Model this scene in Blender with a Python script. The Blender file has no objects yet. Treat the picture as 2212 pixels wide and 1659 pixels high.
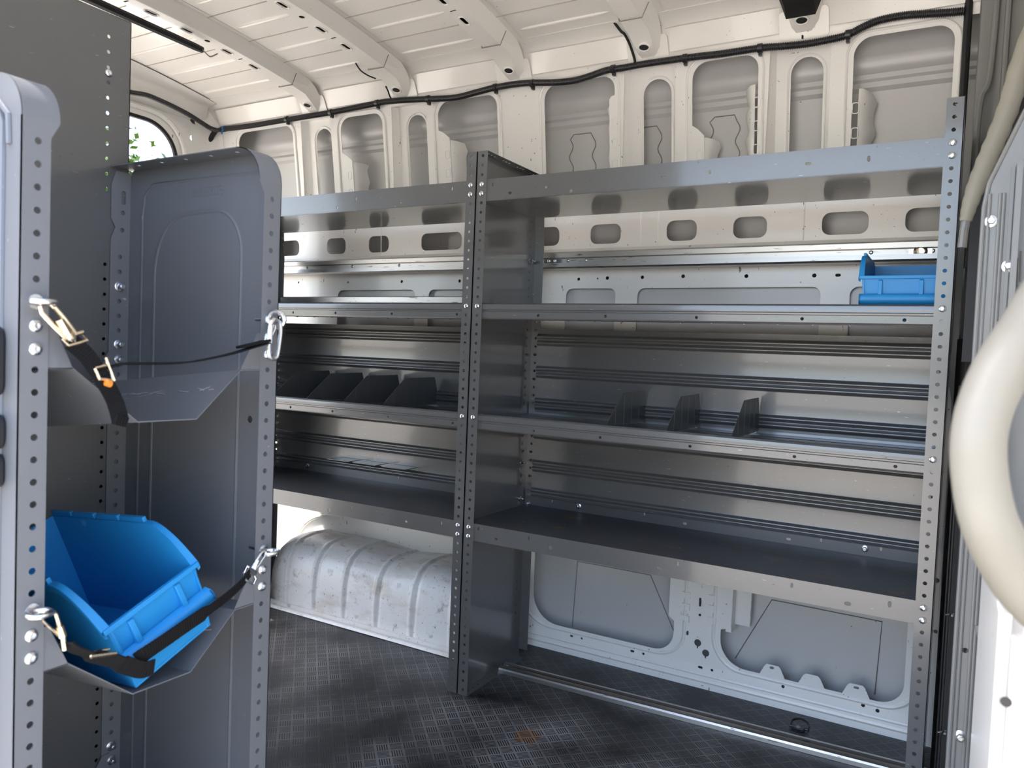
import bpy, bmesh, math, random
from mathutils import Vector, Matrix
from mathutils.geometry import delaunay_2d_cdt
random.seed(7)
PI = math.pi
SC = bpy.context.scene
COL = SC.collection
IN = 0.0254
FZ = 0.022            # floor level

# ------------------------------------------------------------------ camera
CAM = Vector((1.1444, -1.7721, 0.9834)); YAW, PITCH, ROLL, FPX = .5240, -.0417, .0402, 1661.0
_f = Vector((-math.sin(YAW)*math.cos(PITCH), math.cos(YAW)*math.cos(PITCH), math.sin(PITCH)))
_r = Vector((math.cos(YAW), math.sin(YAW), 0)); _u = _r.cross(_f)
_r, _u = math.cos(ROLL)*_r + math.sin(ROLL)*_u, -math.sin(ROLL)*_r + math.cos(ROLL)*_u
def at(px, py, axis, val):
    """point where the sight line of a photo pixel meets the plane x/y/z = val"""
    d = _f + (px-1106)/FPX*_r - (py-829.5)/FPX*_u
    k = 'xyz'.index(axis)
    return CAM + d*((val-CAM[k])/d[k])
cd = bpy.data.cameras.new('camera'); cam = bpy.data.objects.new('camera', cd); COL.objects.link(cam)
M = Matrix((( _r.x, _u.x, -_f.x, CAM.x), (_r.y, _u.y, -_f.y, CAM.y), (_r.z, _u.z, -_f.z, CAM.z), (0, 0, 0, 1)))
cam.matrix_world = M
cd.sensor_width = 36; cd.lens = FPX/2212*36; cd.clip_start = .02; cd.clip_end = 200
cd.dof.use_dof = True; cd.dof.focus_distance = 2.1; cd.dof.aperture_fstop = 7.5
SC.camera = cam

# ------------------------------------------------------------------ materials
def mat(name, base, rough=.5, metal=0., spec=.5, coat=0., coat_rough=.1, bump=None, marks=None, vary=0.):
    """bump=(scale,strength); marks=[(scale,lo,hi,colour,stretch)] small dirt/scratch marks; vary = large scale tint variation"""
    m = bpy.data.materials.new(name); m.use_nodes = True
    nt = m.node_tree; N = nt.nodes; L = nt.links; b = N['Principled BSDF']
    b.inputs['Base Color'].default_value = (*base, 1); b.inputs['Roughness'].default_value = rough
    b.inputs['Metallic'].default_value = metal; b.inputs['Specular IOR Level'].default_value = spec
    b.inputs['Coat Weight'].default_value = coat; b.inputs['Coat Roughness'].default_value = coat_rough
    tc = N.new('ShaderNodeTexCoord'); col = None
    if vary:
        n = N.new('ShaderNodeTexNoise'); n.inputs['Scale'].default_value = 6; n.inputs['Detail'].default_value = 4
        L.new(tc.outputs['Object'], n.inputs['Vector'])
        mx = N.new('ShaderNodeMix'); mx.data_type = 'RGBA'
        mx.inputs[6].default_value = (*[c*(1-vary) for c in base], 1); mx.inputs[7].default_value = (*[min(1, c*(1+vary)) for c in base], 1)
        L.new(n.outputs['Fac'], mx.inputs[0]); col = mx.outputs[2]
    for (sc, lo, hi, c, st) in (marks or []):
        mp = N.new('ShaderNodeMapping'); mp.inputs['Scale'].default_value = st
        L.new(tc.outputs['Object'], mp.inputs['Vector'])
        n = N.new('ShaderNodeTexNoise'); n.inputs['Scale'].default_value = sc; n.inputs['Detail'].default_value = 3; n.inputs['Roughness'].default_value = .6
        L.new(mp.outputs[0], n.inputs['Vector'])
        r = N.new('ShaderNodeMapRange'); r.inputs[1].default_value = lo; r.inputs[2].default_value = hi
        L.new(n.outputs['Fac'], r.inputs[0])
        mx = N.new('ShaderNodeMix'); mx.data_type = 'RGBA'
        if col is None: mx.inputs[6].default_value = (*base, 1)
        else: L.new(col, mx.inputs[6])
        mx.inputs[7].default_value = (*c, 1); L.new(r.outputs[0], mx.inputs[0]); col = mx.outputs[2]
    if col is not None: L.new(col, b.inputs['Base Color'])
    if bump:
        n = N.new('ShaderNodeTexNoise'); n.inputs['Scale'].default_value = bump[0]; n.inputs['Detail'].default_value = 2
        L.new(tc.outputs['Object'], n.inputs['Vector'])
        bp = N.new('ShaderNodeBump'); bp.inputs['Strength'].default_value = bump[1]; bp.inputs['Distance'].default_value = .001
        L.new(n.outputs['Fac'], bp.inputs['Height']); L.new(bp.outputs[0], b.inputs['Normal'])
    return m
GREY = (.128, .129, .130)
M_STEEL = mat('grey_powder_coat', GREY, .31, .42, .5, coat=.7, coat_rough=.09, bump=(900, .10), vary=.05,
              marks=[(40, .70, .74, (.33, .33, .33), (1, 1, 6)), (110, .70, .73, (.06, .058, .055), (1, 3, 1))])
M_DIV = mat('dark_grey_divider_steel', (.095, .097, .10), .4, .3, .5, bump=(900, .1))
M_RACK = mat('blue_grey_powder_coat', (.150, .157, .172), .42, .15, .5, bump=(900, .10), vary=.05,
             marks=[(50, .72, .75, (.36, .36, .38), (5, 1, 1))])
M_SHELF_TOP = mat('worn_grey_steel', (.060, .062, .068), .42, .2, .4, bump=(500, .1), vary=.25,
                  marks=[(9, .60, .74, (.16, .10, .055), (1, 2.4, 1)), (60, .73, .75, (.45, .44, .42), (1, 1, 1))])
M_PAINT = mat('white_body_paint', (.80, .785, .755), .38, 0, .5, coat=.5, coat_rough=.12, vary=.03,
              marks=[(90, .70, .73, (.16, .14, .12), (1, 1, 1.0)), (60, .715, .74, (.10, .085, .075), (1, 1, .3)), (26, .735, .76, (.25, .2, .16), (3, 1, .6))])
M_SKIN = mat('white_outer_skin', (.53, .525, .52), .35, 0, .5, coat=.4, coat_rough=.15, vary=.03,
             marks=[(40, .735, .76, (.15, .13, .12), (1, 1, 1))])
M_ROOF = mat('cream_white_roof_paint', (.80, .775, .73), .35, 0, .5, coat=.5, coat_rough=.12, vary=.03,
             marks=[(120, .72, .74, (.22, .18, .14), (1, 1, 1))])
M_ARCH = mat('dirty_white_wheel_arch', (.80, .785, .76), .42, 0, .5, coat=.3, coat_rough=.2, vary=.06,
             marks=[(7, .52, .85, (.50, .42, .31), (1, 2, 2.5)), (22, .60, .80, (.25, .23, .21), (1, 2, 1)), (170, .66, .71, (.13, .11, .10), (1, 1, .6))])
M_ALU = mat('extruded_aluminium', (.50, .485, .465), .38, 1., .5, vary=.10, bump=(300, .1),
            marks=[(170, .63, .70, (.18, .165, .15), (.12, 1, 1))])
M_ZINC = mat('zinc_plated_steel', (.70, .71, .73), .22, 1., bump=(700, .25), vary=.1)
M_NICKEL = mat('warm_nickel_steel', (.70, .60, .46), .2, 1., bump=(500, .15), vary=.1)
M_BLACK = mat('black_rubber', (.012, .012, .013), .45, 0, .4)
M_DARK = mat('black_plastic', (.015, .015, .018), .3, 0, .5)
M_CONDUIT = mat('black_corrugated_plastic', (.014, .014, .016), .33, 0, .5)
M_WEB = mat('black_webbing', (.006, .006, .007), .8, 0, .2, bump=(1400, .9))
M_TAPE = mat('black_cloth_tape', (.012, .012, .012), .7, 0, .3, bump=(900, .4))
M_BLUE = mat('blue_polypropylene', (.016, .225, .53), .42, 0, .4, bump=(600, .12), vary=.10, marks=[(30, .72, .75, (.10, .32, .62), (1, 4, 1))])
M_ORANGE = mat('orange_plastic', (.75, .22, .03), .3)
M_BLUETAPE = mat('blue_tape', (.03, .12, .25), .6)
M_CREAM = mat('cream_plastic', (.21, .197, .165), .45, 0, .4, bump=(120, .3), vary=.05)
M_PANEL = mat('partition_grey_and_shaded_white', (.19, .19, .185), .34, 0, .4, coat=.3, coat_rough=.15, vary=.04)  # partition's own grey; on the front wall, white paint in shade
M_SEAM = mat('seam_sealer', (.24, .22, .20), .7)
M_FOAM = mat('cream_wrapped_foam', (.27, .255, .215), .5, 0, .4, bump=(60, .8), vary=.12)
M_LEAF = mat('spring_leaves', (.07, .13, .012), .5, vary=.4)
M_BARK = mat('bark', (.10, .075, .05), .9, bump=(40, 1))
M_GROUND = mat('sunlit_concrete', (.55, .50, .42), .9, 0, .2, vary=.2, bump=(30, .4))
M_RUST = mat('rust_stain', (.30, .14, .05), .8)

def mat_rubber_mat():
    m = bpy.data.materials.new('checker_rib_rubber_mat'); m.use_nodes = True
    nt = m.node_tree; N = nt.nodes; L = nt.links; b = N['Principled BSDF']
    def math_(op, a, c=None):
        n = N.new('ShaderNodeMath'); n.operation = op
        for i, v in enumerate((a, c)):
            if v is None: continue
            if isinstance(v, (int, float)): n.inputs[i].default_value = v
            else: L.new(v, n.inputs[i])
        return n.outputs[0]
    tc = N.new('ShaderNodeTexCoord'); mp = N.new('ShaderNodeMapping')
    mp.inputs['Rotation'].default_value = (0, 0, PI/4); mp.inputs['Scale'].default_value = (1/.0325,)*3
    L.new(tc.outputs['Object'], mp.inputs['Vector'])
    sp = N.new('ShaderNodeSeparateXYZ'); L.new(mp.outputs[0], sp.inputs[0])
    u, v = sp.outputs[0], sp.outputs[1]
    par = math_('FLOORED_MODULO', math_('ADD', math_('FLOOR', u), math_('FLOOR', v)), 2)
    fu, fv = math_('FRACT', u), math_('FRACT', v)
    def pick(a, c):      # par? c : a
        return math_('ADD', math_('MULTIPLY', a, math_('SUBTRACT', 1, par)), math_('MULTIPLY', c, par))
    r, o = pick(fu, fv), pick(fv, fu)
    tri = math_('ABSOLUTE', math_('SUBTRACT', math_('FRACT', math_('MULTIPLY', math_('SUBTRACT', r, .06), 5.68)), .5))   # 0..0.5
    groove = math_('LESS_THAN', tri, .24)
    inside = math_('LESS_THAN', math_('ABSOLUTE', math_('SUBTRACT', o, .5)), .42)
    inside2 = math_('LESS_THAN', math_('ABSOLUTE', math_('SUBTRACT', r, .5)), .44)
    g = math_('MULTIPLY', groove, math_('MULTIPLY', inside, inside2))
    n = N.new('ShaderNodeTexNoise'); n.inputs['Scale'].default_value = 5; n.inputs['Detail'].default_value = 5
    L.new(tc.outputs['Object'], n.inputs['Vector'])
    dr = N.new('ShaderNodeMapRange'); dr.inputs[1].default_value = .38; dr.inputs[2].default_value = .72
    L.new(n.outputs['Fac'], dr.inputs[0])
    c1 = N.new('ShaderNodeMix'); c1.data_type = 'RGBA'; c1.inputs[6].default_value = (.018, .0185, .021, 1); c1.inputs[7].default_value = (.165, .164, .168, 1)
    L.new(dr.outputs[0], c1.inputs[0])
    # rusty stain with a shape of its own
    vm = N.new('ShaderNodeVectorMath'); vm.operation = 'DISTANCE'; vm.inputs[1].default_value = (.263, -.096, FZ)
    L.new(tc.outputs['Object'], vm.inputs[0])
    n2 = N.new('ShaderNodeTexNoise'); n2.inputs['Scale'].default_value = 30; L.new(tc.outputs['Object'], n2.inputs['Vector'])
    st = math_('LESS_THAN', math_('ADD', vm.outputs['Value'], math_('MULTIPLY', n2.outputs['Fac'], .05)), .058)
    c2 = N.new('ShaderNodeMix'); c2.data_type = 'RGBA'; c2.inputs[7].default_value = (.17, .085, .035, 1)
    L.new(math_('MULTIPLY', st, .8), c2.inputs[0]); L.new(c1.outputs[2], c2.inputs[6])
    # pale grit
    n3 = N.new('ShaderNodeTexNoise'); n3.inputs['Scale'].default_value = 160; L.new(tc.outputs['Object'], n3.inputs['Vector'])
    gr = math_('GREATER_THAN', n3.outputs['Fac'], .765)
    c4 = N.new('ShaderNodeMix'); c4.data_type = 'RGBA'; c4.inputs[7].default_value = (.35, .33, .30, 1)
    L.new(gr, c4.inputs[0]); L.new(c2.outputs[2], c4.inputs[6])
    c3 = N.new('ShaderNodeMix'); c3.data_type = 'RGBA'; c3.inputs[7].default_value = (.0035, .0035, .004, 1)
    L.new(g, c3.inputs[0]); L.new(c4.outputs[2], c3.inputs[6]); L.new(c3.outputs[2], b.inputs['Base Color'])
    b.inputs['Roughness'].default_value = .42; b.inputs['Specular IOR Level'].default_value = .45
    bp = N.new('ShaderNodeBump'); bp.inputs['Strength'].default_value = 1; bp.inputs['Distance'].default_value = .004
    L.new(math_('SUBTRACT', 1, g), bp.inputs['Height']); L.new(bp.outputs[0], b.inputs['Normal'])
    return m
M_MAT = mat_rubber_mat()

# ------------------------------------------------------------------ mesh builder
class MB:
    def __init__(s): s.v = []; s.f = []
    def add(s, vs, fs):
        o = len(s.v); s.v += [tuple(v) for v in vs]; s.f += [tuple(i+o for i in f) for f in fs]
    def box(s, a, b, fr=None):
        (x0, y0, z0), (x1, y1, z1) = a, b
        vs = [Vector((x, y, z)) for z in (z0, z1) for y in (y0, y1) for x in (x0, x1)]
        if fr: vs = [fr @ v for v in vs]
        s.add(vs, [(0, 2, 3, 1), (4, 5, 7, 6), (0, 1, 5, 4), (2, 6, 7, 3), (0, 4, 6, 2), (1, 3, 7, 5)])
    def plate(s, outline, holes, thick, fmap, lines=()):
        """flat sheet with real holes: 2D outline/holes; fmap(u,v,n)->xyz with n the thickness direction (0..thick)"""
        pts = []; edges = []
        def loop(p):
            o = len(pts); pts.extend(Vector(q) for q in p); edges.extend((o+i, o+(i+1) % len(p)) for i in range(len(p)))
        loop(outline)
        for h in holes: loop(h)
        for (a, b) in lines: o = len(pts); pts.extend((Vector(a), Vector(b))); edges.append((o, o+1))
        vs, es, fs, *_ = delaunay_2d_cdt(pts, edges, [], 0, 1e-6)
        hb = [(min(p[0] for p in h), max(p[0] for p in h), min(p[1] for p in h), max(p[1] for p in h), h) for h in holes]
        def pip(x, y, poly):
            c = False; j = len(poly)-1
            for i in range(len(poly)):
                xi, yi = poly[i][0], poly[i][1]; xj, yj = poly[j][0], poly[j][1]
                if (yi > y) != (yj > y) and x < (xj-xi)*(y-yi)/(yj-yi)+xi: c = not c
                j = i
            return c
        keep = []
        for f in fs:
            cx = sum(vs[i].x for i in f)/len(f); cy = sum(vs[i].y for i in f)/len(f)
            if not pip(cx, cy, outline): continue
            if any(b[0] <= cx <= b[1] and b[2] <= cy <= b[3] and pip(cx, cy, b[4]) for b in hb): continue
            keep.append(f)
        used = sorted({i for f in keep for i in f}); mp = {k: n for n, k in enumerate(used)}; n = len(used)
        V = [fmap(vs[k].x, vs[k].y, 0.) for k in used]
        F = [tuple(mp[i] for i in f) for f in keep]
        if thick:
            V += [fmap(vs[k].x, vs[k].y, thick) for k in used]
            cnt = {}
            for f in F:
                for i in range(len(f)):
                    e = (f[i], f[(i+1) % len(f)]); cnt[e] = cnt.get(e, 0)+1
            side = [(a, b, b+n, a+n) for (a, b) in cnt if (b, a) not in cnt]
            F = [tuple(reversed(f)) for f in F] + [tuple(i+n for i in f) for f in F] + side
        s.add(V, F)
    def tube(s, path, r, seg=8, close=False, cap=True, radii=None):
        path = [Vector(p) for p in path]; n = len(path); rings = []
        up = None
        for i, p in enumerate(path):
            a = path[i-1] if (i or close) else p; b = path[(i+1) % n] if (i < n-1 or close) else p
            t = (b-a).normalized()
            if up is None:
                up = Vector((0, 0, 1)) if abs(t.z) < .9 else Vector((1, 0, 0))
            x = t.cross(up).normalized(); up = x.cross(t).normalized()
            rr = radii[i] if radii else r
            rings.append([p + rr*(math.cos(2*PI*k/seg)*x + math.sin(2*PI*k/seg)*up) for k in range(seg)])
        V = [v for q in rings for v in q]; F = []
        for i in range(n if close else n-1):
            j = (i+1) % n
            for k in range(seg):
                l = (k+1) % seg; F.append((i*seg+k, i*seg+l, j*seg+l, j*seg+k))
        if cap and not close:
            F.append(tuple(range(seg))[::-1]); F.append(tuple((n-1)*seg+k for k in range(seg)))
        s.add(V, F)
    def lathe(s, prof, org, axis, seg=16):
        """prof [(r, h)] around axis from org"""
        a = Vector(axis).normalized(); x = a.cross(Vector((0, 0, 1)) if abs(a.z) < .9 else Vector((1, 0, 0))).normalized(); y = a.cross(x)
        V = []; F = []; n = len(prof)
        for (r, h) in prof:
            V += [Vector(org) + a*h + r*(math.cos(2*PI*k/seg)*x + math.sin(2*PI*k/seg)*y) for k in range(seg)]
        for i in range(n-1):
            for k in range(seg):
                l = (k+1) % seg; F.append((i*seg+k, i*seg+l, (i+1)*seg+l, (i+1)*seg+k))
        F.append(tuple(range(seg))[::-1]); F.append(tuple((n-1)*seg+k for k in range(seg)))
        s.add(V, F)
    def extrude(s, prof, p0, p1, fmap, thick=0):
        """open 2D profile swept from p0 to p1; fmap(a,b,t) ; thick = sheet thickness"""
        pr = [Vector(p) for p in prof]
        if thick:
            off = []
            for i in range(len(pr)):
                a = pr[max(0, i-1)]; b = pr[min(len(pr)-1, i+1)]; d = (b-a).normalized(); off.append(pr[i] + Vector((-d.y, d.x))*thick)
            loop = pr + off[::-1]
        else: loop = pr
        n = len(loop)
        V = [fmap(p.x, p.y, p0) for p in loop] + [fmap(p.x, p.y, p1) for p in loop]
        F = [(i, (i+1) % n, (i+1) % n + n, i+n) for i in range(n if thick else n-1)]
        if thick:
            m = len(pr)
            for i in range(m-1):
                F.append((i, n-1-i, n-2-i, i+1)); F.append((i+n, i+1+n, n-2-i+n, n-1-i+n))
        s.add(V, F)
    def solid(s, poly, p0, p1, fmap):
        n = len(poly)
        V = [fmap(p[0], p[1], p0) for p in poly] + [fmap(p[0], p[1], p1) for p in poly]
        s.add(V, [(i, (i+1) % n, (i+1) % n+n, i+n) for i in range(n)] + [tuple(range(n))[::-1], tuple(range(n, 2*n))])
    def grid(s, rows, close_u=False):
        n = len(rows[0]); V = [p for r in rows for p in r]; F = []
        for i in range(len(rows)-1):
            for k in range(n if close_u else n-1):
                l = (k+1) % n; F.append((i*n+k, i*n+l, (i+1)*n+l, (i+1)*n+k))
        s.add(V, F)
    def ribbon(s, pts, width, wdirs, thick=.0018):
        P0 = [Vector(p) for p in pts]; W0 = [Vector(w) for w in wdirs]; pts = []; wdirs = []
        for i in range(len(P0)-1):
            k = max(1, int((P0[i+1]-P0[i]).length/.0011))
            for q in range(k): pts.append(P0[i].lerp(P0[i+1], q/k)); wdirs.append(W0[i].lerp(W0[i+1], q/k))
        pts.append(P0[-1]); wdirs.append(W0[-1]); n = len(pts); rows = []; t0 = thick
        for i, p in enumerate(pts):
            thick = t0*(1 if i % 3 else .5)
            t = (pts[min(n-1, i+1)]-pts[max(0, i-1)]).normalized()
            w = Vector(wdirs[i]); w = (w - t*w.dot(t)).normalized(); nn = t.cross(w)
            a, b = w*width/2, nn*thick/2
            rows.append([p-a-b, p+a-b, p+a+b, p-a+b])
        s.grid(rows, True); o = len(s.v)
        s.f.append((o-4*n, o-4*n+3, o-4*n+2, o-4*n+1)); s.f.append((o-4, o-3, o-2, o-1))
    def build(s, name, material, parent=None, smooth=35, bevel=0):
        me = bpy.data.meshes.new(name); me.from_pydata(s.v, [], s.f); me.validate()
        bm = bmesh.new(); bm.from_mesh(me)
        bmesh.ops.recalc_face_normals(bm, faces=bm.faces)
        lim = math.radians(smooth)
        for f in bm.faces: f.smooth = smooth > 0
        for e in bm.edges:
            if len(e.link_faces) == 2:
                if e.calc_face_angle(0) > lim: e.smooth = False
            else: e.smooth = False
        bm.to_mesh(me); bm.free()
        me.materials.append(material)
        o = bpy.data.objects.new(name, me); COL.objects.link(o)
        if parent: o.parent = parent
        if bevel:
            b = o.modifiers.new('bevel', 'BEVEL'); b.width = bevel; b.segments = 2; b.limit_method = 'ANGLE'; b.angle_limit = math.radians(40)
        return o
def tag(o, label=None, cat=None, group=None, kind=None):
    if label: o['label'] = label
    if cat: o['category'] = cat
    if group: o['group'] = group
    if kind: o['kind'] = kind
    return o
def empty(name, loc=(0, 0, 0), rz=0):
    o = bpy.data.objects.new(name, None); COL.objects.link(o); o.location = loc; o.rotation_euler = (0, 0, rz); o.empty_display_size = .05
    return o
def circ(u, v, r, n=12, ru=None):
    return [(u+(ru or r)*math.cos(2*PI*k/n), v+r*math.sin(2*PI*k/n)) for k in range(n)]
def slot(u, v, w, h, n=5):
    r = min(w, h)/2; out = []
    for (cx, cy, a0) in ((u+w/2-r, v+h/2-r, 0), (u-w/2+r, v+h/2-r, PI/2), (u-w/2+r, v-h/2+r, PI), (u+w/2-r, v-h/2+r, 1.5*PI)):
        out += [(cx+r*math.cos(a0+PI/2*k/n), cy+r*math.sin(a0+PI/2*k/n)) for k in range(n+1)]
    res = []
    for p in out:
        if not res or (abs(p[0]-res[-1][0])+abs(p[1]-res[-1][1])) > 1e-6: res.append(p)
    if abs(res[0][0]-res[-1][0])+abs(res[0][1]-res[-1][1]) < 1e-6: res.pop()
    return res
def rrect(u0, v0, u1, v1, r, n=6):
    """r = radius or (r_br? order: top-right, top-left, bottom-left, bottom-right)"""
    rs = r if isinstance(r, (tuple, list)) else (r,)*4
    out = []
    for (cx, cy, a0, q) in ((u1, v1, 0, rs[0]), (u0, v1, PI/2, rs[1]), (u0, v0, PI, rs[2]), (u1, v0, 1.5*PI, rs[3])):
        sx = -1 if cx == u1 else 1; sy = -1 if cy == v1 else 1
        if q < 1e-6: out.append((cx, cy)); continue
        out += [(cx+sx*q+q*math.cos(a0+PI/2*k/n), cy+sy*q+q*math.sin(a0+PI/2*k/n)) for k in range(n+1)]
    return out
def spline(pts, n=8):
    P = [Vector(p) for p in pts]; out = []
    for i in range(len(P)-1):
        p0 = P[max(0, i-1)]; p1 = P[i]; p2 = P[i+1]; p3 = P[min(len(P)-1, i+2)]
        for k in range(n):
            t = k/n
            out.append(.5*((2*p1)+(-p0+p2)*t+(2*p0-5*p1+4*p2-p3)*t*t+(-p0+3*p1-3*p2+p3)*t**3))
    out.append(P[-1]); return out
mXZ = lambda y, s=1: (lambda u, v, n: Vector((u, y+s*n, v)))      # plate in plane y
mYZ = lambda x, s=1: (lambda u, v, n: Vector((x+s*n, u, v)))      # plate in plane x
mXY = lambda z, s=1: (lambda u, v, n: Vector((u, v, z+s*n)))
sweepX = lambda a, b, t: Vector((t, a, b))                        # profile (y,z) along x
def bolt_mb(p, ax, r=.0072, h=.004, recess=True):
    m = MB(); p = Vector(p); ax = Vector(ax)
    m.lathe([(r, 0), (r*.97, h*.3), (r*.8, h*.75), (r*.5, h*.97), (r*.42, h), (r*.36, h*.35), (.0002, h*.3)], p, ax, 14)
    return m
def nut_mb(p, ax, r=.0085):
    m = MB(); p = Vector(p)
    m.lathe([(r, 0), (r, .0012), (r*.78, .0022)], p, ax, 16); m.lathe([(r*.62, .002), (r*.62, .008), (r*.5, .0095)], p, ax, 6); m.lathe([(r*.36, .009), (r*.34, .0125)], p, ax, 10)
    return m

# ------------------------------------------------------------------ the van shell (setting)
X_REAR, X_FRONT = -1.6, 1.45
YS = -1.36
def wall_y(z):
    P = [(-.1, .435), (.022, .436), (.09, .446), (.45, .450), (1.0, .452), (1.25, .455), (1.33, .449), (1.43, .446), (1.6, .424), (1.86, .386), (2.1, .36)]
    for (a, ya), (b, yb) in zip(P, P[1:]):
        if z <= b: return ya+(yb-ya)*(z-a)/(b-a)
    return P[-1][1]
f = MB(); f.box((X_REAR, YS, -.03), (X_FRONT, .56, FZ))
tag(f.build('floor', M_MAT), kind='structure')
# --- back wall (driver side): pressed inner frame with cut-outs, outer skin behind
def wmap(off=0.):
    return lambda u, v, n: Vector((u, wall_y(v)+off+n, v))
ZL = [.09, .45, 1.0, 1.25, 1.33, 1.43, 1.6, 1.75]
XE = 1.118
holes = []
HROW = [(-1.279, -1.136), (-.988, -.893), (-.779, -.684), (-.536, -.362), (-.085, .015), (.124, .226), (.372, .463), (.569, .662), (.806, .921), (1.007, 1.104)]
for a, b in HROW: holes.append(rrect(a, 1.331, b, 1.391, .022))
BIG = {'A': (-1.44, -1.135, 1.826), 'C': (-.888, -.69, 1.822), 'E': (-.446, -.208, 1.824), 'F': (-.033, .206, 1.825), 'H': (.444, .628, 1.823), 'J': (.868, 1.094, 1.822)}
PILL = {'B': (-1.038, -.957), 'D': (-.595, -.514), 'G': (.288, .374), 'I': (.709, .792)}
def big_outline(k):
    a, b, t = BIG[k]
    o = rrect(a, 1.455, b, t, (.038, .045, .02, .02), 7)
    # stepped lower left / right edges as pressed in the wall
    if k in 'CEH':
        st = {'C': 1.70, 'E': 1.735, 'H': 1.655}[k]; w = {'C': .045, 'E': .045, 'H': .035}[k]
        o = [p for p in o if not (p[0] < a+.03 and p[1] < 1.6)]
        i = next(i for i, p in enumerate(o) if abs(p[0]-a) < 1e-5 and i > 8)
        o = o[:i+1] + [(a, st), (a+w*.5, st-.012), (a+w, st-.03), (a+w+.004, 1.455)] + o[i+1:]
    if k in 'F':
        i = [i for i, p in enumerate(o) if p[0] > b-1e-5][0]
        o = o[:i] + [(b-.018, 1.455), (b-.018, 1.755), (b-.012, 1.765), (b, 1.768)] + o[i:]
        o = [p for p in o if not (p[0] > b-.03 and p[1] < 1.5 and p != (b-.018, 1.455))]
    return o
for k in BIG: holes.append(big_outline(k))
CH = {}
for k, (a, b) in PILL.items():
    c = (a-.062, b+.020); CH[k] = c
    holes.append([(c[0], 1.45), (c[1], 1.45), (c[1], 1.834), (c[0]+.012, 1.834)])
# lower cut-outs
def low_cut(a, b, z0, z1, r): return rrect(a, z0, b, z1, r, 8)
c1 = low_cut(-.026, .454, .104, .44, (.03, .03, .095, .06))
c1 = [p for p in c1 if not (p[0] > .44 and p[1] > .2)]
i = max(range(len(c1)), key=lambda i: (c1[i][0] > .45, c1[i][1]))
c1 = c1[:i+1] + [] + c1[i+1:]
c1 = rrect(-.026, .104, .454, .44, (.0, .03, .095, .06), 8)
c1 = [(.436, .44)] + c1[1:] + [(.454, .20), (.436, .213)]
holes.append(c1)
c2 = rrect(.593, .104, 1.070, .44, (.03, 0, .075, .06), 8)
# tabs along the bottom edge of the second cut-out
k0 = max(i for i, p in enumerate(c2) if p[0] < .70 and p[1] < .12)
tabs = []
for tx, tw, th in ((.742, .022, .032), (.846, .022, .030), (.958, .022, .032)):
    tabs += [(tx-tw-.012, .104), (tx-tw, .104+th*.8), (tx-tw+.006, .104+th), (tx+tw-.006, .104+th), (tx+tw, .104+th*.8), (tx+tw+.012, .104)]
c2 = [p for p in c2]
i2 = next(i for i, p in enumerate(c2) if abs(p[1]-.104) < 1e-5 and p[0] < .7)
c2 = c2[:i2+1] + tabs + c2[i2+1:]
i3 = next(i for i, p in enumerate(c2) if abs(p[0]-.593) < 1e-5 and abs(p[1]-.44) < 1e-5)
c2 = c2[:i3] + [(.622, .44), (.622, .215), (.593, .205)] + c2[i3+1:]
holes.append(c2)
holes.append(low_cut(-1.30, -1.12, .62, 1.0, .03))
# small holes and slots of the sill
for (x, z, w, h) in ((.121, .081, .012, .007), (.157, .081, .007, .007), (.328, .080, .013, .007), (.364, .080, .008, .008), (.54, .081, .014, .007), (.574, .081, .008, .008),
                     (-.03, .080, .007, .007), (.529, .272, .007, .026), (.53, .234, .008, .008), (.496, .173, .007, .013), (.773, .083, .009, .008), (.977, .085, .010, .009), (1.012, .08, .010, .009),
                     (.74, .128, .012, .007), (.958, .127, .014, .007), (.006, .157, .006, .010), (.000, .172, .005, .005), (.014, .148, .005, .005)):
    holes.append(slot(x, z, w, h) if abs(w-h) > .002 else circ(x, z, w/2))
for (x, z) in ((.528, .151), (.553, .126)):
    c = circ(x, z, .0105, 20); k = min(range(20), key=lambda i: c[i][1])
    holes.append(c[:k] + [(x-.002, z-.0100), (x-.002, z-.016), (x+.002, z-.016), (x+.002, z-.0100)] + c[k+1:])
for (x, z, r) in ((.087, 1.223, .005), (.152, 1.224, .003), (.185, 1.225, .0056), (.300, 1.226, .0056), (.427, 1.227, .0056), (.611, 1.225, .0056), (.793, 1.224, .0056), (-1.141, 1.225, .004), (-.881, 1.223, .004), (-.623, 1.223, .0056), (-.369, 1.222, .0056)):
    holes.append(circ(x, z, r))
holes.append(slot(.853, 1.224, .014, .008))
for (a, b) in ((.045, .215), (.287, .812), (.885, 1.10), (-.93, -.56), (-.50, -.12)):
    holes.append(rrect(a, .93, b, 1.193, (.022, .022, .02, .02), 5))
wb = MB()
out = [(-1.545, FZ-.02), (1.142, FZ-.02), (1.136, .9), (XE, 1.0), (XE, 1.90), (-1.545, 1.90)]
holes += [circ(1.1275, .447, .007), circ(1.133, .317, .005)]
wb.plate(out, holes, .0025, wmap(), lines=[((-1.545, z), (XE, z)) for z in ZL])
wall_back = tag(wb.build('wall_back', M_PAINT, smooth=20), kind='structure')
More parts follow.
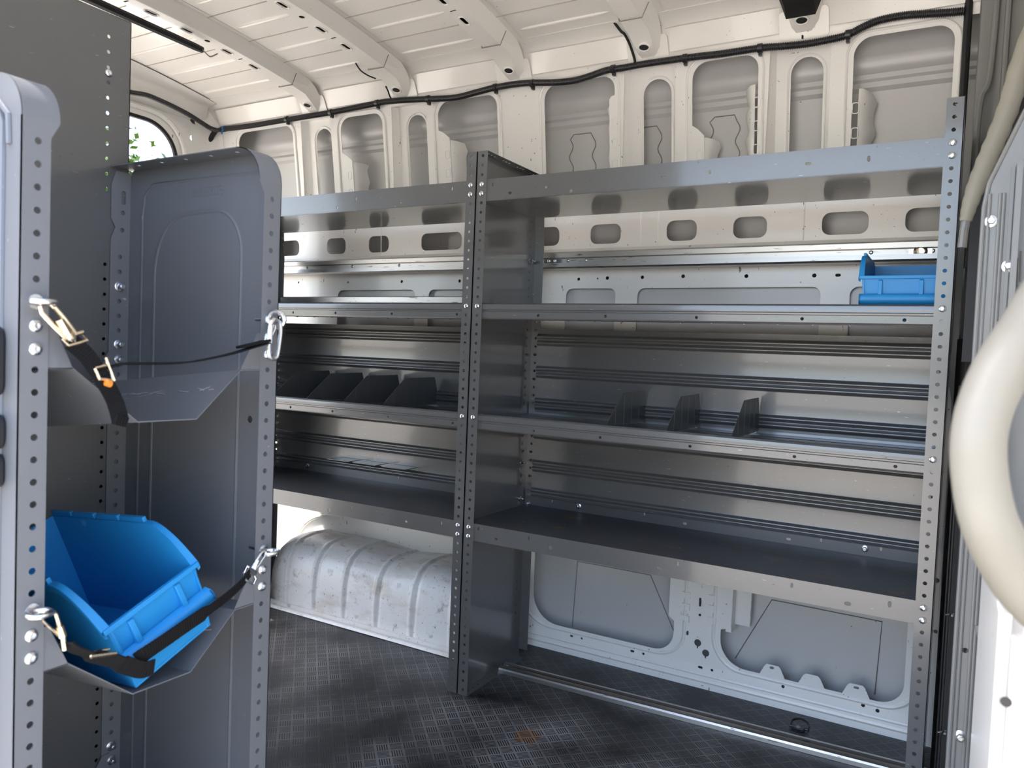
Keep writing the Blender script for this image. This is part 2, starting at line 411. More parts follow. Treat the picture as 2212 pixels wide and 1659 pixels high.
# raised beads round the cut-outs, sill swages and vertical joggles (pressed into the same wall)
bd = MB()
def wp(u, v, off): return Vector((u, wall_y(v)+off, v))
def bead(loop, r=.004, off=-.0005, close=True): bd.tube([wp(u, v, off) for u, v in loop], r, 6, close=close)
for k, (a, b, t) in BIG.items(): bead(rrect(a-.016, 1.428, b+.014, t+.013, (.05, .055, .035, .035), 7), .0038)
for k, (a, b) in PILL.items(): pass
bead([(x, z) for x, z in [(-.068, .44), (-.068, .20)] + [(.047+.115*math.cos(a), .195+.101*math.sin(a)) for a in [PI+PI/2*i/8 for i in range(9)]] + [(.40, .094)] + [(.40+.085*math.cos(a), .165+.071*math.sin(a)) for a in [1.5*PI+PI/2*i/8 for i in range(9)]] + [(.486, .30), (.486, .44)]], .006, .0005, False)
bead([(x, z) for x, z in [(.572, .44), (.572, .20)] + [(.660+.088*math.cos(a), .185+.091*math.sin(a)) for a in [PI+PI/2*i/8 for i in range(9)]] + [(1.02, .094)] + [(1.02+.075*math.cos(a), .155+.061*math.sin(a)) for a in [1.5*PI+PI/2*i/8 for i in range(7)]]], .006, .0005, False)
bead([(-.10, .062), (1.115, .062)], .005, .001, False); bead([(-.10, .045), (1.115, .045)], .007, .003, False)
for x in (-.29, .29, .345, .76, -.72): bead([(x, 1.30), (x, 1.43)], .0022, .0002, False)
# pressed lugs on the post between the two lower openings
for (x, z) in ((.487, .25), (.487, .285), (.487, .215), (.566, .26), (.566, .225), (.566, .29)):
    bd.box((x-.012, wall_y(z)-.005, z-.010), (x+.012, wall_y(z)+.001, z+.010))
# horizontal bead above the hole row
for (a, b) in ((-1.25, -.75), (-.55, -.05), (.03, .20), (.40, .58), (.72, 1.0)):
    bead([(a, 1.437), (a+.02, 1.425), (b-.02, 1.425), (b, 1.437)], .003, 0, False)
bd.build('pressed_bead', M_PAINT, wall_back)
# joggled seams: thin dark sealer lines + ledge under the hole row
lg = MB()
lg.extrude([(.449, 1.318), (.438, 1.310), (.436, 1.296), (.455, 1.292)], -1.54, XE, sweepX, .002)
lg.build('rail_ledge', M_PAINT, wall_back)
# recessed channels that carry the narrow openings
for k, (a, b) in PILL.items():
    c = CH[k]; m = MB(); dp = .026
    h = [(a, 1.462), (b, 1.462)] + [((a+b)/2+(b-a)/2*math.cos(t), 1.80-(b-a)/2*.9+(b-a)/2*math.sin(t)) for t in [PI*i/12 for i in range(13)]]
    m.plate([(c[0]+.022, 1.44), (c[1]+.004, 1.44), (c[1]+.004, 1.84), (c[0]+.022, 1.84)], [h], .002, wmap(dp), lines=[((c[0], z), (c[1], z)) for z in (1.6, 1.7)])
    for (u0, u1) in ((c[0], c[0]+.024), (c[1], c[1]+.002)):
        m.grid([[wp(u0+(0.012 if z > 1.83 and u0 < u1-.01 else 0), z, .001), wp(u1, z, dp)] for z in (1.44, 1.52, 1.6, 1.7, 1.78, 1.836)])
    m.grid([[wp(u, 1.834, .001), wp(u, 1.838, dp)] for u in (c[0], c[1])])
    m.tube([wp(u, v, dp-.0005) for u, v in [(a-.006, 1.455)] + [((a+b)/2-((b-a)/2+.007)*math.cos(t), 1.80-(b-a)/2*.9+((b-a)/2+.007)*math.sin(t)) for t in [PI*i/12 for i in range(13)]] + [(b+.006, 1.455)]], .0028, 6)
    m.build('pillar_channel', M_PAINT, wall_back, smooth=25)
# flanged brackets pressed beside the large openings
br = MB()
for (x, z0, z1, sgn) in ((-.843, 1.45, 1.665, 1), (-.398, 1.45, 1.70, 1), (.482, 1.45, 1.62, 1), (.61, 1.52, 1.745, -1), (.188, 1.45, 1.74, -1), (.893, 1.45, 1.70, 1)):
    pr = [(0, .002), (.012*sgn, .006), (.026*sgn, .030), (.034*sgn, .060)]
    rows = []
    for z in [z0+(z1-z0)*i/10 for i in range(11)]:
        w = 1+.18*math.sin(z*95)
        rows.append([wp(x-.010*sgn+q*w, z, o+.001) for q, o in pr])
    br.grid(rows)
    for z in [z1-.035-.062*i for i in range(4)]:
        if z > z0+.01: br.tube([wp(u, v, .0004) for u, v in rrect(x-.024*sgn if sgn > 0 else x+.008, z-.026, x-.008*sgn if sgn > 0 else x+.024, z, .005, 3)], .0017, 5, close=True)
br.build('pillar_flange', M_PAINT, wall_back, smooth=50)
# deep box return behind the lower post
pb = MB()
pb.box((.436, .452, .213), (.452, .500, .44)); pb.box((.606, .452, .20), (.622, .505, .44)); pb.box((.615, .49, .215), (.665, .505, .44))
pb.build('post_return', M_PAINT, wall_back)
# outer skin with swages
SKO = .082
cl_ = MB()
for z in (1.307, 1.442): cl_.box((X_REAR, wall_y(z)+.003, z-.002), (XE, wall_y(z)+SKO, z+.002))  # added baffles keep light out of the cavity behind the hole row
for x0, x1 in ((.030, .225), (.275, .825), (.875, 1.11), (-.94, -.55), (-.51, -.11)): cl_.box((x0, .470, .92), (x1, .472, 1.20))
cl_.build('light_baffle_and_recess_back', M_SKIN, wall_back)
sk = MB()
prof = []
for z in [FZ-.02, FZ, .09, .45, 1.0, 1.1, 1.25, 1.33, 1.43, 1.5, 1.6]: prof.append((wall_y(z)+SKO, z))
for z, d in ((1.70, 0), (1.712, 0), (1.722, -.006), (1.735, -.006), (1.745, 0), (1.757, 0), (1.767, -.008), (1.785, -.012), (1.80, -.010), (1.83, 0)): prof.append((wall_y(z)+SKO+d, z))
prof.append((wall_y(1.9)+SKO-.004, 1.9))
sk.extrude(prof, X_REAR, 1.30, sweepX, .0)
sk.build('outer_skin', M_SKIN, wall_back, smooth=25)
# damping patches outlined with sealer on the skin
def seam(pts, r=.0017, name='sealer_line'):
    m = MB(); m.tube([Vector((x, wall_y(z)+SKO-.0012, z)) for x, z in pts], r, 5); return m.build(name, M_SEAM, wall_back)
def wavy(x0, x1, zt):
    n = int((zt-.008-1.45)/.004)
    p = [(x0+.0065*math.sin(z*92), z) for z in [1.45+.004*i for i in range(n)]]
    q = [(x1+.0065*math.sin(z*92), z) for z in [1.45+.004*i for i in range(n)][::-1]]
    return p + [(x0+.010, zt), (x1-.010, zt)] + q
for xa, xb, py in ((1232, 1281, 291), (1384, 1424, 275), (1536, 1593, 253), (985, 1030, 338)):
    qa, qb = at(xa, py, 'y', .487), at(xb, py, 'y', .487); seam(wavy(qa.x, qb.x, qa.z))
seam([(.085, .08), (.092, .30), (.345, .30), (.44, .12)]); seam([(.62, .10), (.715, .295), (1.005, .292), (.998, .09)])
# --- wheel arch
wa = empty('wheel_arch', (-.62, .34, FZ)); tag(wa, 'dirty white ribbed wheel arch bulging from the floor under the left shelving unit', 'wheel arch')
def arch_mb():
    m = MB(); rows = []
    x0, x1 = -1.085, -.075
    xs = [x0 + (x1-x0)*i/320 for i in range(321)]
    ribs = [-.925, -.795, -.655, -.51, -.36, -.20, -.06]
    for x in xs:
        t = max(0., min(1., (x-x0)/.16)); e = math.sqrt(max(0, 1-(1-t)**2))       # rounded rear end
        dip = .012*math.exp(-((x+.50)/.10)**2)
        top = .02 + (.228-dip)*(.25+.75*e); front = .225 + (.12)*(1-e)
        b = sum(.0055*math.exp(-((x-r)/.0075)**2) - .0045*math.exp(-((x-r-.016)/.0065)**2) for r in ribs)
        row = []
        prof = [(0, .0), (.0, .30), (.004, .55), (.016, .74), (.040, .88), (.075, .965), (.12, 1.), (.17, 1.), (.235, .985)]
        for d, h in prof:
            y = front + d*(.95 if e > .5 else .7); bb = b*min(1, h*4)
            row.append(Vector((x, min(.452, y - bb*(1-d*3)), FZ + top*h + bb*(d*4 if d < .2 else .6))))
        rows.append(row)
    m.grid(rows); m.add(rows[-1]+[Vector((x1, .452, FZ))], [tuple(range(len(rows[-1])+1))])
    return m
arch_mb().build('arch_shell', M_ARCH, wa, smooth=60)
fl = MB()
fl.extrude([(.190, FZ+.001), (.193, FZ+.008), (.200, FZ+.010), (.206, FZ+.006), (.212, FZ+.007), (.216, FZ+.013), (.224, FZ+.016), (.232, FZ+.012)], -1.07, -.075, sweepX, .002)
fl.build('base_flange', M_ARCH, wa, smooth=50)
lip = MB(); lip.tube(spline([wp(x, z, -.002) for x, z in ((-1.11, .05), (-1.10, .2), (-1.03, .29), (-.90, .328), (-.73, .342), (-.55, .338), (-.42, .33), (-.25, .33), (-.05, .33))], 6), .006, 8)
lip.build('outer_lip', M_ARCH, wa)
for o in wa.children: o.location = -Vector(wa.location)
# --- roof
def rib_z(y): return 1.958 - .11*(y+.43)**2
def roof_z(y): return rib_z(y) + .045
rf = MB()
ys = [.345 - (.345-YS)*i/40 for i in range(41)]
rf.grid([[Vector((X_REAR, y, roof_z(y))), Vector((X_FRONT, y, roof_z(y)))] for y in ys])
rf.grid([[Vector((X_REAR, y, z)), Vector((X_FRONT, y, z))] for y, z in ((.345, roof_z(.345)), (.44, 1.955), (.48, 1.88), (.54, 1.78))])
rf.grid([[Vector((X_REAR, y, roof_z(y)+.02)), Vector((X_FRONT, y, roof_z(y)+.02))] for y in ys])
ceiling = tag(rf.build('ceiling', M_ROOF, smooth=40), kind='structure')
# cantrail between the roof and the back wall
ct = MB()
CT = [(wall_y(1.835), 1.835), (.384, 1.862), (.368, 1.897), (.352, 1.921), (.345, roof_z(.345)-.012), (.335, roof_z(.335)-.004), (.30, roof_z(.30)-.002)]
ct.extrude(CT, X_REAR, 1.3, sweepX, -.0015)
RIBX = [-1.005, -.585, -.135, .315, .745]
for a, b in zip([-1.6]+RIBX, RIBX+[1.30]):                       # pressed panels between the ribs
    a0, b0 = a+.085, b-.085
    if b0-a0 < .1: continue
    ct.grid([[Vector((x, y-d, z-d*.4)) for x, d in ((a0-.03, 0), (a0, .011), (b0, .011), (b0+.03, 0))] for y, z in ((.3835, 1.863), (.376, 1.879), (.366, 1.899), (.354, 1.918))])
ct.build('cantrail', M_ROOF, ceiling, smooth=40)
gd = MB()                                                        # roof swages and seam steps along the van
for y in (.255, .10, -.06, -.22, -.38, -.54, -.70, -.86):
    for a, b in zip([-1.58]+RIBX, RIBX+[1.42]):
        p = [Vector((x, y, roof_z(y)+.0005)) for x in (a+.085, a+.10, a+.12, b-.11, b-.09, b-.075)]
        gd.tube(p, .005, 8, radii=[.0006, .004, .006, .006, .004, .0006])
gd.build('roof_swage', M_ROOF, ceiling)
sm = MB()
for y in (.325, .172, .02, -.145, -.30, -.46): sm.box((X_REAR, y-.0012, roof_z(y)-.0022), (X_FRONT, y+.0012, roof_z(y)+.001))
sm.build('roof_seam', mat('roof_seam_paint', (.42, .39, .35), .5), ceiling)
def rib(xr, i):
    m = MB(); w, t = .030, .052
    y0, y1 = .30, -1.30
    hs = []
    for y, kind in ((.09, 's'), (.034, 't'), (-.022, 's'), (-.10, 'c'), (-.176, 's'), (-.30, 's'), (-.38, 't'), (-.46, 's'), (-.60, 's'), (-.70, 'c'), (-.80, 's'), (-.95, 's'), (-1.1, 's')):
        if kind == 's': hs.append(slot(y, xr-.004, .038, .013, 2))
        elif kind == 't': hs.append([(y-.003, xr-.014), (y+.003, xr-.014), (y+.003, xr+.006), (y-.003, xr+.006)])
        else: hs.append(circ(y, xr-.004, .009, 14))
    fm = lambda u, v, n: Vector((v, u, rib_z(u)+n))
    m.plate([(y1, xr-w), (y0, xr-w), (y0, xr+w), (y1, xr+w)], hs, .0015, fm, lines=[((y, xr-w), (y, xr+w)) for y in [y0-.08*k for k in range(1, 20)]])
    yy = [y0 - (y0-y1)*k/24 for k in range(25)]
    for s in (-1, 1):
        m.grid([[Vector((xr+s*w, y, rib_z(y))), Vector((xr+s*(w+.004), y, rib_z(y)+.004)), Vector((xr+s*t, y, roof_z(y)-.002)), Vector((xr+s*(t+.018), y, roof_z(y)-.001))] for y in yy])
    # slot rims
    for y in (.09, -.022, -.176, -.30, -.46, -.60):
        m.tube([Vector((v, u, rib_z(u)-.0004)) for u, v in slot(y, xr-.004, .046, .021, 3)], .0016, 6, close=True)
    o = m.build('roof_rib', M_ROOF, ceiling, smooth=30)
    ins = MB(); ins.grid([[Vector((xr-w, y, rib_z(y)+.02)), Vector((xr+w, y, rib_z(y)+.02))] for y in yy]); ins.build('rib_shade_sheet', M_DARK, o)  # dark sheet inside the hollow rib, painting the shade behind its slots
    # boot that joins the rib to the cantrail
    b = MB(); rows = []
    for y, z, ww, hh in ((.232, rib_z(.232)-.003, w+.003, .046), (.30, rib_z(.30)-.004, w+.003, .046), (.330, 1.878, w+.001, .045), (.352, 1.866, w-.003, .038), (.372, 1.858, w-.006, .020), (.385, 1.853, w-.008, .004)):
        rows.append([Vector((xr-ww-.018, y+.004, z+hh)), Vector((xr-ww, y, z+.004)), Vector((xr-ww+.004, y, z)), Vector((xr+ww-.004, y, z)), Vector((xr+ww, y, z+.004)), Vector((xr+ww+.018, y+.004, z+hh))])
    b.grid(rows)
    # foot plate on the cantrail
    ftm = lambda u, v, n: Vector((u, .392-.5*(v-1.835)-n, v))
    b.plate(rrect(xr-.062, 1.838, xr+.062, 1.905, .010), [slot(xr-.004, 1.845, .006, .009)], .003, ftm)
    bo = b.build('rib_boot', M_ROOF, ceiling, smooth=22)
    sb = MB(); sb.tube([Vector((xr-w-.012, .234, rib_z(.232)+.03)), Vector((xr-w-.003, .232, rib_z(.232)-.003)), Vector((xr+w+.003, .232, rib_z(.232)-.0035)), Vector((xr+w+.02, .234, rib_z(.232)+.036))], .0014, 5); sb.build('boot_seam', M_SEAM, bo)
    hm = MB(); hm.tube([Vector((xr+.0165*math.cos(a), .341+.0125*math.sin(a), 1.8712-.45*.0125*math.sin(a)-.0008)) for a in [2*PI*k/20 for k in range(20)]], .0028, 6, close=True); hm.build('hole_rim', M_ROOF, bo)
    hd = MB(); hd.add([Vector((xr+.0155*math.cos(a), .341+.0115*math.sin(a), 1.8702-.45*.0115*math.sin(a))) for a in [2*PI*k/20 for k in range(20)]], [tuple(range(20))]); hd.build('hole_shade_disc', M_DARK, bo)  # flat black disc, no opening: its colour is the hole's shade
    cl = MB(); cl.box((xr-.006, .386, 1.840), (xr, .392, 1.850)); cl.build('clip', M_DARK, bo)
for i, x in enumerate(RIBX): rib(x, i)
# --- rear wall with the open rear doorway
rw = MB()
op = rrect(-1.16, -.02, .225, 1.815, (.135, .135, .03, .03), 10)
rw.plate([(YS, -.10), (.56, -.10), (.56, 1.95), (.30, 2.03), (-.43, 2.05), (-1.2, 2.0), (YS, 1.9)], [op, slot(.315, 1.80, .055, .022)], .004, mYZ(X_REAR, -1))
wall_rear = tag(rw.build('wall_rear', M_PAINT, smooth=20), kind='structure')
rp = MB(); rp.tube([Vector((X_REAR+.004, y, z)) for y, z in rrect(-1.20, -.05, .265, 1.858, (.16, .16, .03, .03), 10)], .012, 8, close=True)
rp.tube([Vector((X_REAR+.002, y, z)) for y, z in ((.0, 1.855), (.02, 1.90), (.02, 1.97))], .0015, 5)
rp.build('doorway_bead', M_PAINT, wall_rear)
rd = MB(); q = at(424, 264, 'x', X_REAR+.006); rd.solid([(q.y+u, q.z+v-.35*u) for u, v in slot(0, 0, .052, .026)], X_REAR-.002, X_REAR+.005, lambda a, b, t: Vector((t, a, b))); rd.build('recess', M_DARK, wall_rear)  # black plate laid on the wall, coloured as the recess's shade
sl = MB(); sl.tube([Vector((X_REAR-.006, y, z)) for y, z in rrect(-1.165, -.03, .230, 1.82, (.138, .138, .03, .03), 12)], .009, 8, close=True)
sl.build('door_seal', M_BLACK, wall_rear)
# rounded corner post between rear and back wall
cp = MB(); cp.grid([[Vector((X_REAR, wall_y(z)-.10, z)), Vector((X_REAR+.012, wall_y(z)-.055, z)), Vector((X_REAR+.040, wall_y(z)-.012, z)), Vector((-1.53, wall_y(z)-.001, z))] for z in [FZ, .5, 1., 1.3, 1.6, 1.83, 1.88, 1.93]])
cp.build('corner_post', M_PAINT, wall_rear, smooth=60)
# header above the rear doorway
hm = MB(); hm.grid([[Vector((X_REAR+a, y, z0)) for a, z0 in ((.001, 1.87), (.03, 1.89), (.04, 1.93), (.10, roof_z(y)-.004))] for y in [.34-.1*k for k in range(17)]])
hm.build('rear_header', M_ROOF, wall_rear, smooth=50)
# --- passenger side wall, behind the tray rack
sw = MB(); sw.box((X_REAR, YS-.004, -.10), (.10, YS+.004, 1.90))
sw.box((.10, YS-.03, 1.83), (X_FRONT, YS+.03, 1.90))  # unseen header over the side door, added to limit incoming sun
tag(sw.build('wall_side', M_PAINT), kind='structure')
sd_ = MB(); sd_.box((-1.15, YS-.11, -.05), (.085, YS-.07, 1.72)); tag(sd_.build('sun_blocking_door', M_PAINT), kind='structure')  # unseen slid-back side door, added to shade the rack's outer panel
# --- front: partition and door pillar seen edge-on at the right
wf = MB()
def strip(pts, z0, z1, m=wf):
    m.grid([[Vector((x, y, z)) for x, y in pts] for z in (z0, z1)])
strip([(1.143, .46), (1.143, .40), (1.143, .335), (1.144, .330), (1.146, .322), (1.160, .320), (1.166, .312), (1.178, .310), (1.188, .296), (1.215, .292), (1.225, .282), (1.45, .28)], FZ-.02, 2.0)
wall_front = tag(wf.build('wall_front', M_PANEL, smooth=50), kind='structure')  # white wall coloured grey to look shaded
b = MB(); b.box((1.30, YS, FZ), (1.45, .56, 2.0)); b.build('cab_side', M_PAINT, wall_front)
em = MB()
em.tube(spline([(1.150, .305, 1.22), (1.151, .304, 1.45), (1.155, .302, 1.60), (1.170, .300, 1.66), (1.176, .298, 1.90)], 6), .007, 8)
em.tube([(1.196, .288, 1.2), (1.198, .288, 2.0)], .006, 8); em.build('pressed_bead', M_PANEL, wall_front)
# lower partition panel with slanted top corner
pt = MB()
yo = -.35
pl = [(1.166, FZ), (1.165, 1.235), (1.170, 1.275), (1.212, 1.385), (1.30, 1.52), (1.30, FZ)]
pt.plate(pl, [circ(*[at(2085, 1405, 'y', yo)[i] for i in (0, 2)], .0045)], .02, mXZ(yo))
pt_o = pt.build('partition_panel', M_PANEL, wall_front)
pr = MB()
for x in (1.173, 1.187, 1.192): pr.tube([(x, yo-.001, FZ), (x, yo-.001, 1.26)], .0028, 8)
pr.box((1.199, yo-.006, FZ), (1.204, yo+.001, 1.30)); pr.tube([(1.166, yo, FZ), (1.166, yo, 1.24), (1.171, yo, 1.277), (1.212, yo, 1.385), (1.29, yo, 1.505)], .0035, 8)
pr.tube([at(2112, 1350, 'y', yo-.002), at(2140, 1440, 'y', yo-.002)], .006, 8); pr.tube([at(2105, 1620, 'y', yo-.002), at(2118, 1700, 'y', yo-.002)], .006, 8)
pr.tube([at(2112, 1590, 'y', yo-.002), at(2135, 1595, 'y', yo-.002)], .006, 8)
pr.box((1.205, yo-.03, FZ), (1.213, yo, 1.30))
for k in range(4): pr.tube([at(2188+6*k, 590-16*k, 'y', yo-.002), at(2186+6*k, 650-14*k, 'y', yo-.002)], .0018, 6)
pr.build('panel_swage', M_PANEL, pt_o)
for (px, py) in ((2141, 478), (2178, 575), (2075, 1590)):
    nut_mb(at(px, py, 'y', yo-.0005), (0, -1, 0), .0095).build('bolt', M_ZINC, pt_o)
# bright door pillar nearer to the camera
dp = MB(); yb = -1.0
dp.box((1.1865, yb, FZ), (1.1905, yb+.40, .778)); dp.box((1.1905, yb+.012, FZ), (1.197, yb+.40, .775)); dp.box((1.197, yb-.004, FZ), (1.30, yb+.40, .758))
dp.box((1.2045, yb-.012, FZ), (1.30, yb, .772))
d_o = dp.build('door_pillar', M_PAINT, wall_front, bevel=.0015)
q = at(2173, 1516, 'y', yb-.0045); hh = MB(); hh.lathe([(.0045, 0), (.0045, .0006)], q, (0, -1, 0), 14); hh.build('pillar_shade_disc', M_DARK, d_o)  # solid black disc painted as the dark inside of a hole
# black rubber edge seal at the end of the back wall
es = MB(); es.tube([(XE+.001, wall_y(z)-.012, z) for z in (1.02, 1.2, 1.5, 1.7, 1.85, 1.93, 2.0)], .009, 8)
tag(es.build('edge_seal', M_BLACK), 'black rubber edge seal running up the end of the white side wall', 'seal')
# dark bulging door pillar trim behind the right-hand upright
dk = MB()
dk.grid([[Vector((1.158+.018*math.cos(a), .20-.09*math.sin(a), z)) for a in [PI*1.05-PI*1.1*k/14 for k in range(15)]] for z in (FZ, .06, .3, .6, .9, 1.05)])
dk.tube([(1.1495, .107, FZ+.06), (1.1495, .107, .95)], .0022, 8); dk.tube([(1.1545, .104, FZ+.06), (1.1545, .104, .95)], .0022, 8)
dko = tag(dk.build('pillar_trim', mat('dark_plastic_trim', (.060, .058, .058), .28), smooth=60), 'dark rounded pillar trim standing behind the right-hand shelf upright', 'pillar trim')
for (px, py) in ((2052, 1330), (2036, 1585)):
    s = MB(); q = at(px, py, 'y', .085); s.tube([q+Vector((-.010, 0, 0)), q+Vector((.006, .02, 0))], .0016, 8); s.lathe([(.004, 0), (.004, .004), (.0025, .006)], q+Vector((.002, .008, 0)), (.3, -1, 0), 6)
    s.build('stud', M_ZINC, dko)
# cream padded strip hanging diagonally
ps = MB(); path = []
for px, py, w in ((2260, 0, .017), (2212, 130, .018), (2188, 215, .018), (2160, 290, .0175), (2134, 350, .017), (2112, 405, .016), (2097, 450, .013), (2090, 478, .010)):
    path.append((at(px-4, py, 'y', -.1), w))
pts = spline([p for p, w in path], 6); rad = []
for i in range(len(pts)):
    t = i/(len(pts)-1)*(len(path)-1); k = min(len(path)-2, int(t)); rad.append((path[k][1]*(1-(t-k))+path[k+1][1]*(t-k))*(1+.05*math.sin(i*1.9)))
ps.tube(pts, .02, 12, radii=rad)
pso = tag(ps.build('padded_strip', M_FOAM, smooth=60), 'cream wrapped padded strip hanging diagonally at the upper right', 'padding')
tl = MB(); tl.tube([at(2088, 470, 'y', -.1), at(2082, 500, 'y', -.1), at(2078, 535, 'y', -.1)], .008, 10); tl.build('strip_end', M_PANEL, pso)
# black sheet standing in for the unlit cab interior behind the strip
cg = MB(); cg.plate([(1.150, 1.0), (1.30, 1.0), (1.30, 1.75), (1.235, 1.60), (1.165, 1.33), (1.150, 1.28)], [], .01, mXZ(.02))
cgo = cg.build('cab_shade_sheet', M_BLACK, wall_front)

# ------------------------------------------------------------------ cable conduit along the wall
cpath = [at(px, py, 'y', .372) for px, py in ((483, 279), (540, 272), (600, 262), (660, 252), (720, 242), (820, 222), (840, 219), (900, 215), (980, 211), (1030, 199), (1070, 189), (1130, 180), (1200, 178), (1240, 174), (1275, 164), (1310, 152), (1350, 146), (1400, 137), (1500, 123), (1560, 116), (1640, 104), (1690, 100), (1740, 95), (1790, 86), (1830, 76), (1865, 58), (1900, 44), (1950, 34), (2000, 30), (2040, 28), (2084, 24))]
def corrugated(path, r, pitch=.0046):
    sp = spline(path, 24); L = 0; samp = [sp[0]]; acc = 0
    for a, b in zip(sp, sp[1:]):
        d = (b-a).length; t = 0
        while acc + d - t >= pitch/4:
            t += pitch/4-acc; acc = 0; samp.append(a+(b-a)*(t/d) if d else a)
        acc += d-t
    m = MB(); m.tube(samp, r, 10, radii=[r*(1.0 if k % 4 in (0, 1) else .82) for k in range(len(samp))]); return m
cond = tag(corrugated(cpath, .0102).build('cable_conduit', M_CONDUIT, smooth=70), 'long black corrugated cable conduit clipped along the top of the white side wall', 'cable')
for px, py in ((620, 258), (715, 243), (815, 223), (925, 214), (1070, 189), (1150, 180), (1325, 149), (1480, 126), (1642, 104), (1832, 75)):
    q = at(px, py, 'y', .372); c = MB(); c.tube([q+Vector((-.006, 0, 0)), q+Vector((.006, 0, 0))], .0122, 12); c.box((q.x-.004, q.y, q.z-.018), (q.x+.004, q.y+.012, q.z-.006)); c.build('clip', M_DARK, cond)
c2p = [at(px, py, 'x', X_REAR+.05) for px, py in ((255, 193), (285, 200), (318, 206), (350, 219), (380, 233), (410, 249), (440, 268), (455, 277))] + [at(468, 281, 'y', .35), at(483, 279, 'y', .372)]
tag(corrugated(c2p, .0095).build('cable_conduit', M_CONDUIT, smooth=70), 'black corrugated conduit arching across the header above the rear doorway', 'cable')
c3 = MB(); c3.tube(spline([at(466, 282, 'y', .36), at(457, 296, 'y', .365), at(452, 312, 'y', .37), at(450, 340, 'y', .38)], 6), .010, 10)
tag(c3.build('cable_branch', M_TAPE), 'short black taped cable branch dropping from the rear corner junction', 'cable')
bt = MB(); q = at(483, 279, 'y', .372); bt.tube([q+Vector((-.012, 0, 0)), q+Vector((.012, -.001, 0))], .0118, 12); bt.solid([(q.x-.010, q.z-.008), (q.x+.012, q.z-.008), (q.x+.003, q.z-.024)], q.y-.011, q.y-.009, lambda a, b, t: Vector((a, t, b)))
tag(bt.build('tape_wrap', M_BLUETAPE), 'small blue tape wrap on the conduit at the rear corner', 'tape')
def wire(name, pix, y, r, label):
    m = MB(); m.tube(spline([at(px, py, 'y', yy) for (px, py), yy in zip(pix, y)], 8), r, 8); return tag(m.build(name, M_TAPE), label, 'wire')
wire('roof_wire', [(1313, -20), (1309, 8), (1318, 34), (1340, 66), (1349, 74), (1360, 95), (1370, 125), (1372, 138)], [.26, .285, .30, .32, .325, .345, .360, .368], .0038, 'black wire hanging beside the fourth roof rib down to the conduit')
wire('roof_wire', [(768, 136), (779, 152), (795, 163), (812, 170)], [.24, .26, .28, .30], .0024, 'thin black wire emerging from beneath the second roof rib')
wire('roof_wire', [(833, 186), (838, 196), (842, 208), (848, 217)], [.345, .355, .362, .37], .0028, 'thin black wire joining the second rib boot to the conduit')
# tape patch on the fifth rib
fp = MB(); xr = RIBX[4]
fp.grid([[Vector((xr+a, y, z+h)) for a, h in ((-.056, .050), (-.040, .008), (-.036, -.003), (.036, -.003), (.040, .008), (.056, .052))] for y, z in ((.324, 1.876), (.30, rib_z(.30)-.005), (.27, rib_z(.27)-.005), (.22, rib_z(.22)-.005))])
tag(fp.build('tape_patch', M_TAPE, smooth=30), 'black cloth tape patch wrapped round the right-hand roof rib end', 'tape')
# light bar under the first rib
lb = MB(); pA, pB = at(437, 108, 'x', -1.02), Vector((-1.04, -1.0, 1.945))
lb.tube([pA, pA+(pB-pA)*.03, pB], .013, 8, radii=[.010, .012, .015])
lbo = tag(lb.build('light_bar', M_DARK, smooth=30), 'slim black light bar running under the leftmost roof rib', 'light')
lw = MB(); lw.tube(spline([pA+Vector((0, -.01, .008)), at(448, 118, 'x', -1.0), at(456, 122, 'x', -1.0), at(470, 116, 'x', -1.0)], 6), .0022, 6); lw.build('lead', M_SEAM, lbo)

# ------------------------------------------------------------------ shelving units
H60 = 1.502; D = .345
def hole_z(i): return 1.511-.0254*i
def shelf_profile_lip(m, x0, x1, zt, zb, holes_x):
    """rounded, grooved front lip (upper roll, groove, lower face with holes, bottom return)"""
    h = zt-zb; sweepL = lambda a, b, t: Vector((t, a+.0047, b))
    m.extrude([(.030, zt-.022), (.012, zt-.018), (.010, zt-.004), (.004, zt), (-.001, zt-.004), (-.002, zt-.010), (-.002, zt-h*.40), (.0008, zt-h*.44), (.0012, zt-h*.52), (-.001, zt-h*.56)], x0, x1, sweepL, .0012)
    zc = zt-h*.56
    m.plate([(x0, zb+.004), (x1, zb+.004), (x1, zc), (x0, zc)], [circ(x, (zb+.004+zc)/2, .0038) for x in holes_x], .0012, mXZ(.0037))
    m.extrude([(-.001, zb+.004), (.001, zb+.001), (.006, zb), (.030, zb)], x0, x1, sweepL, .0012)
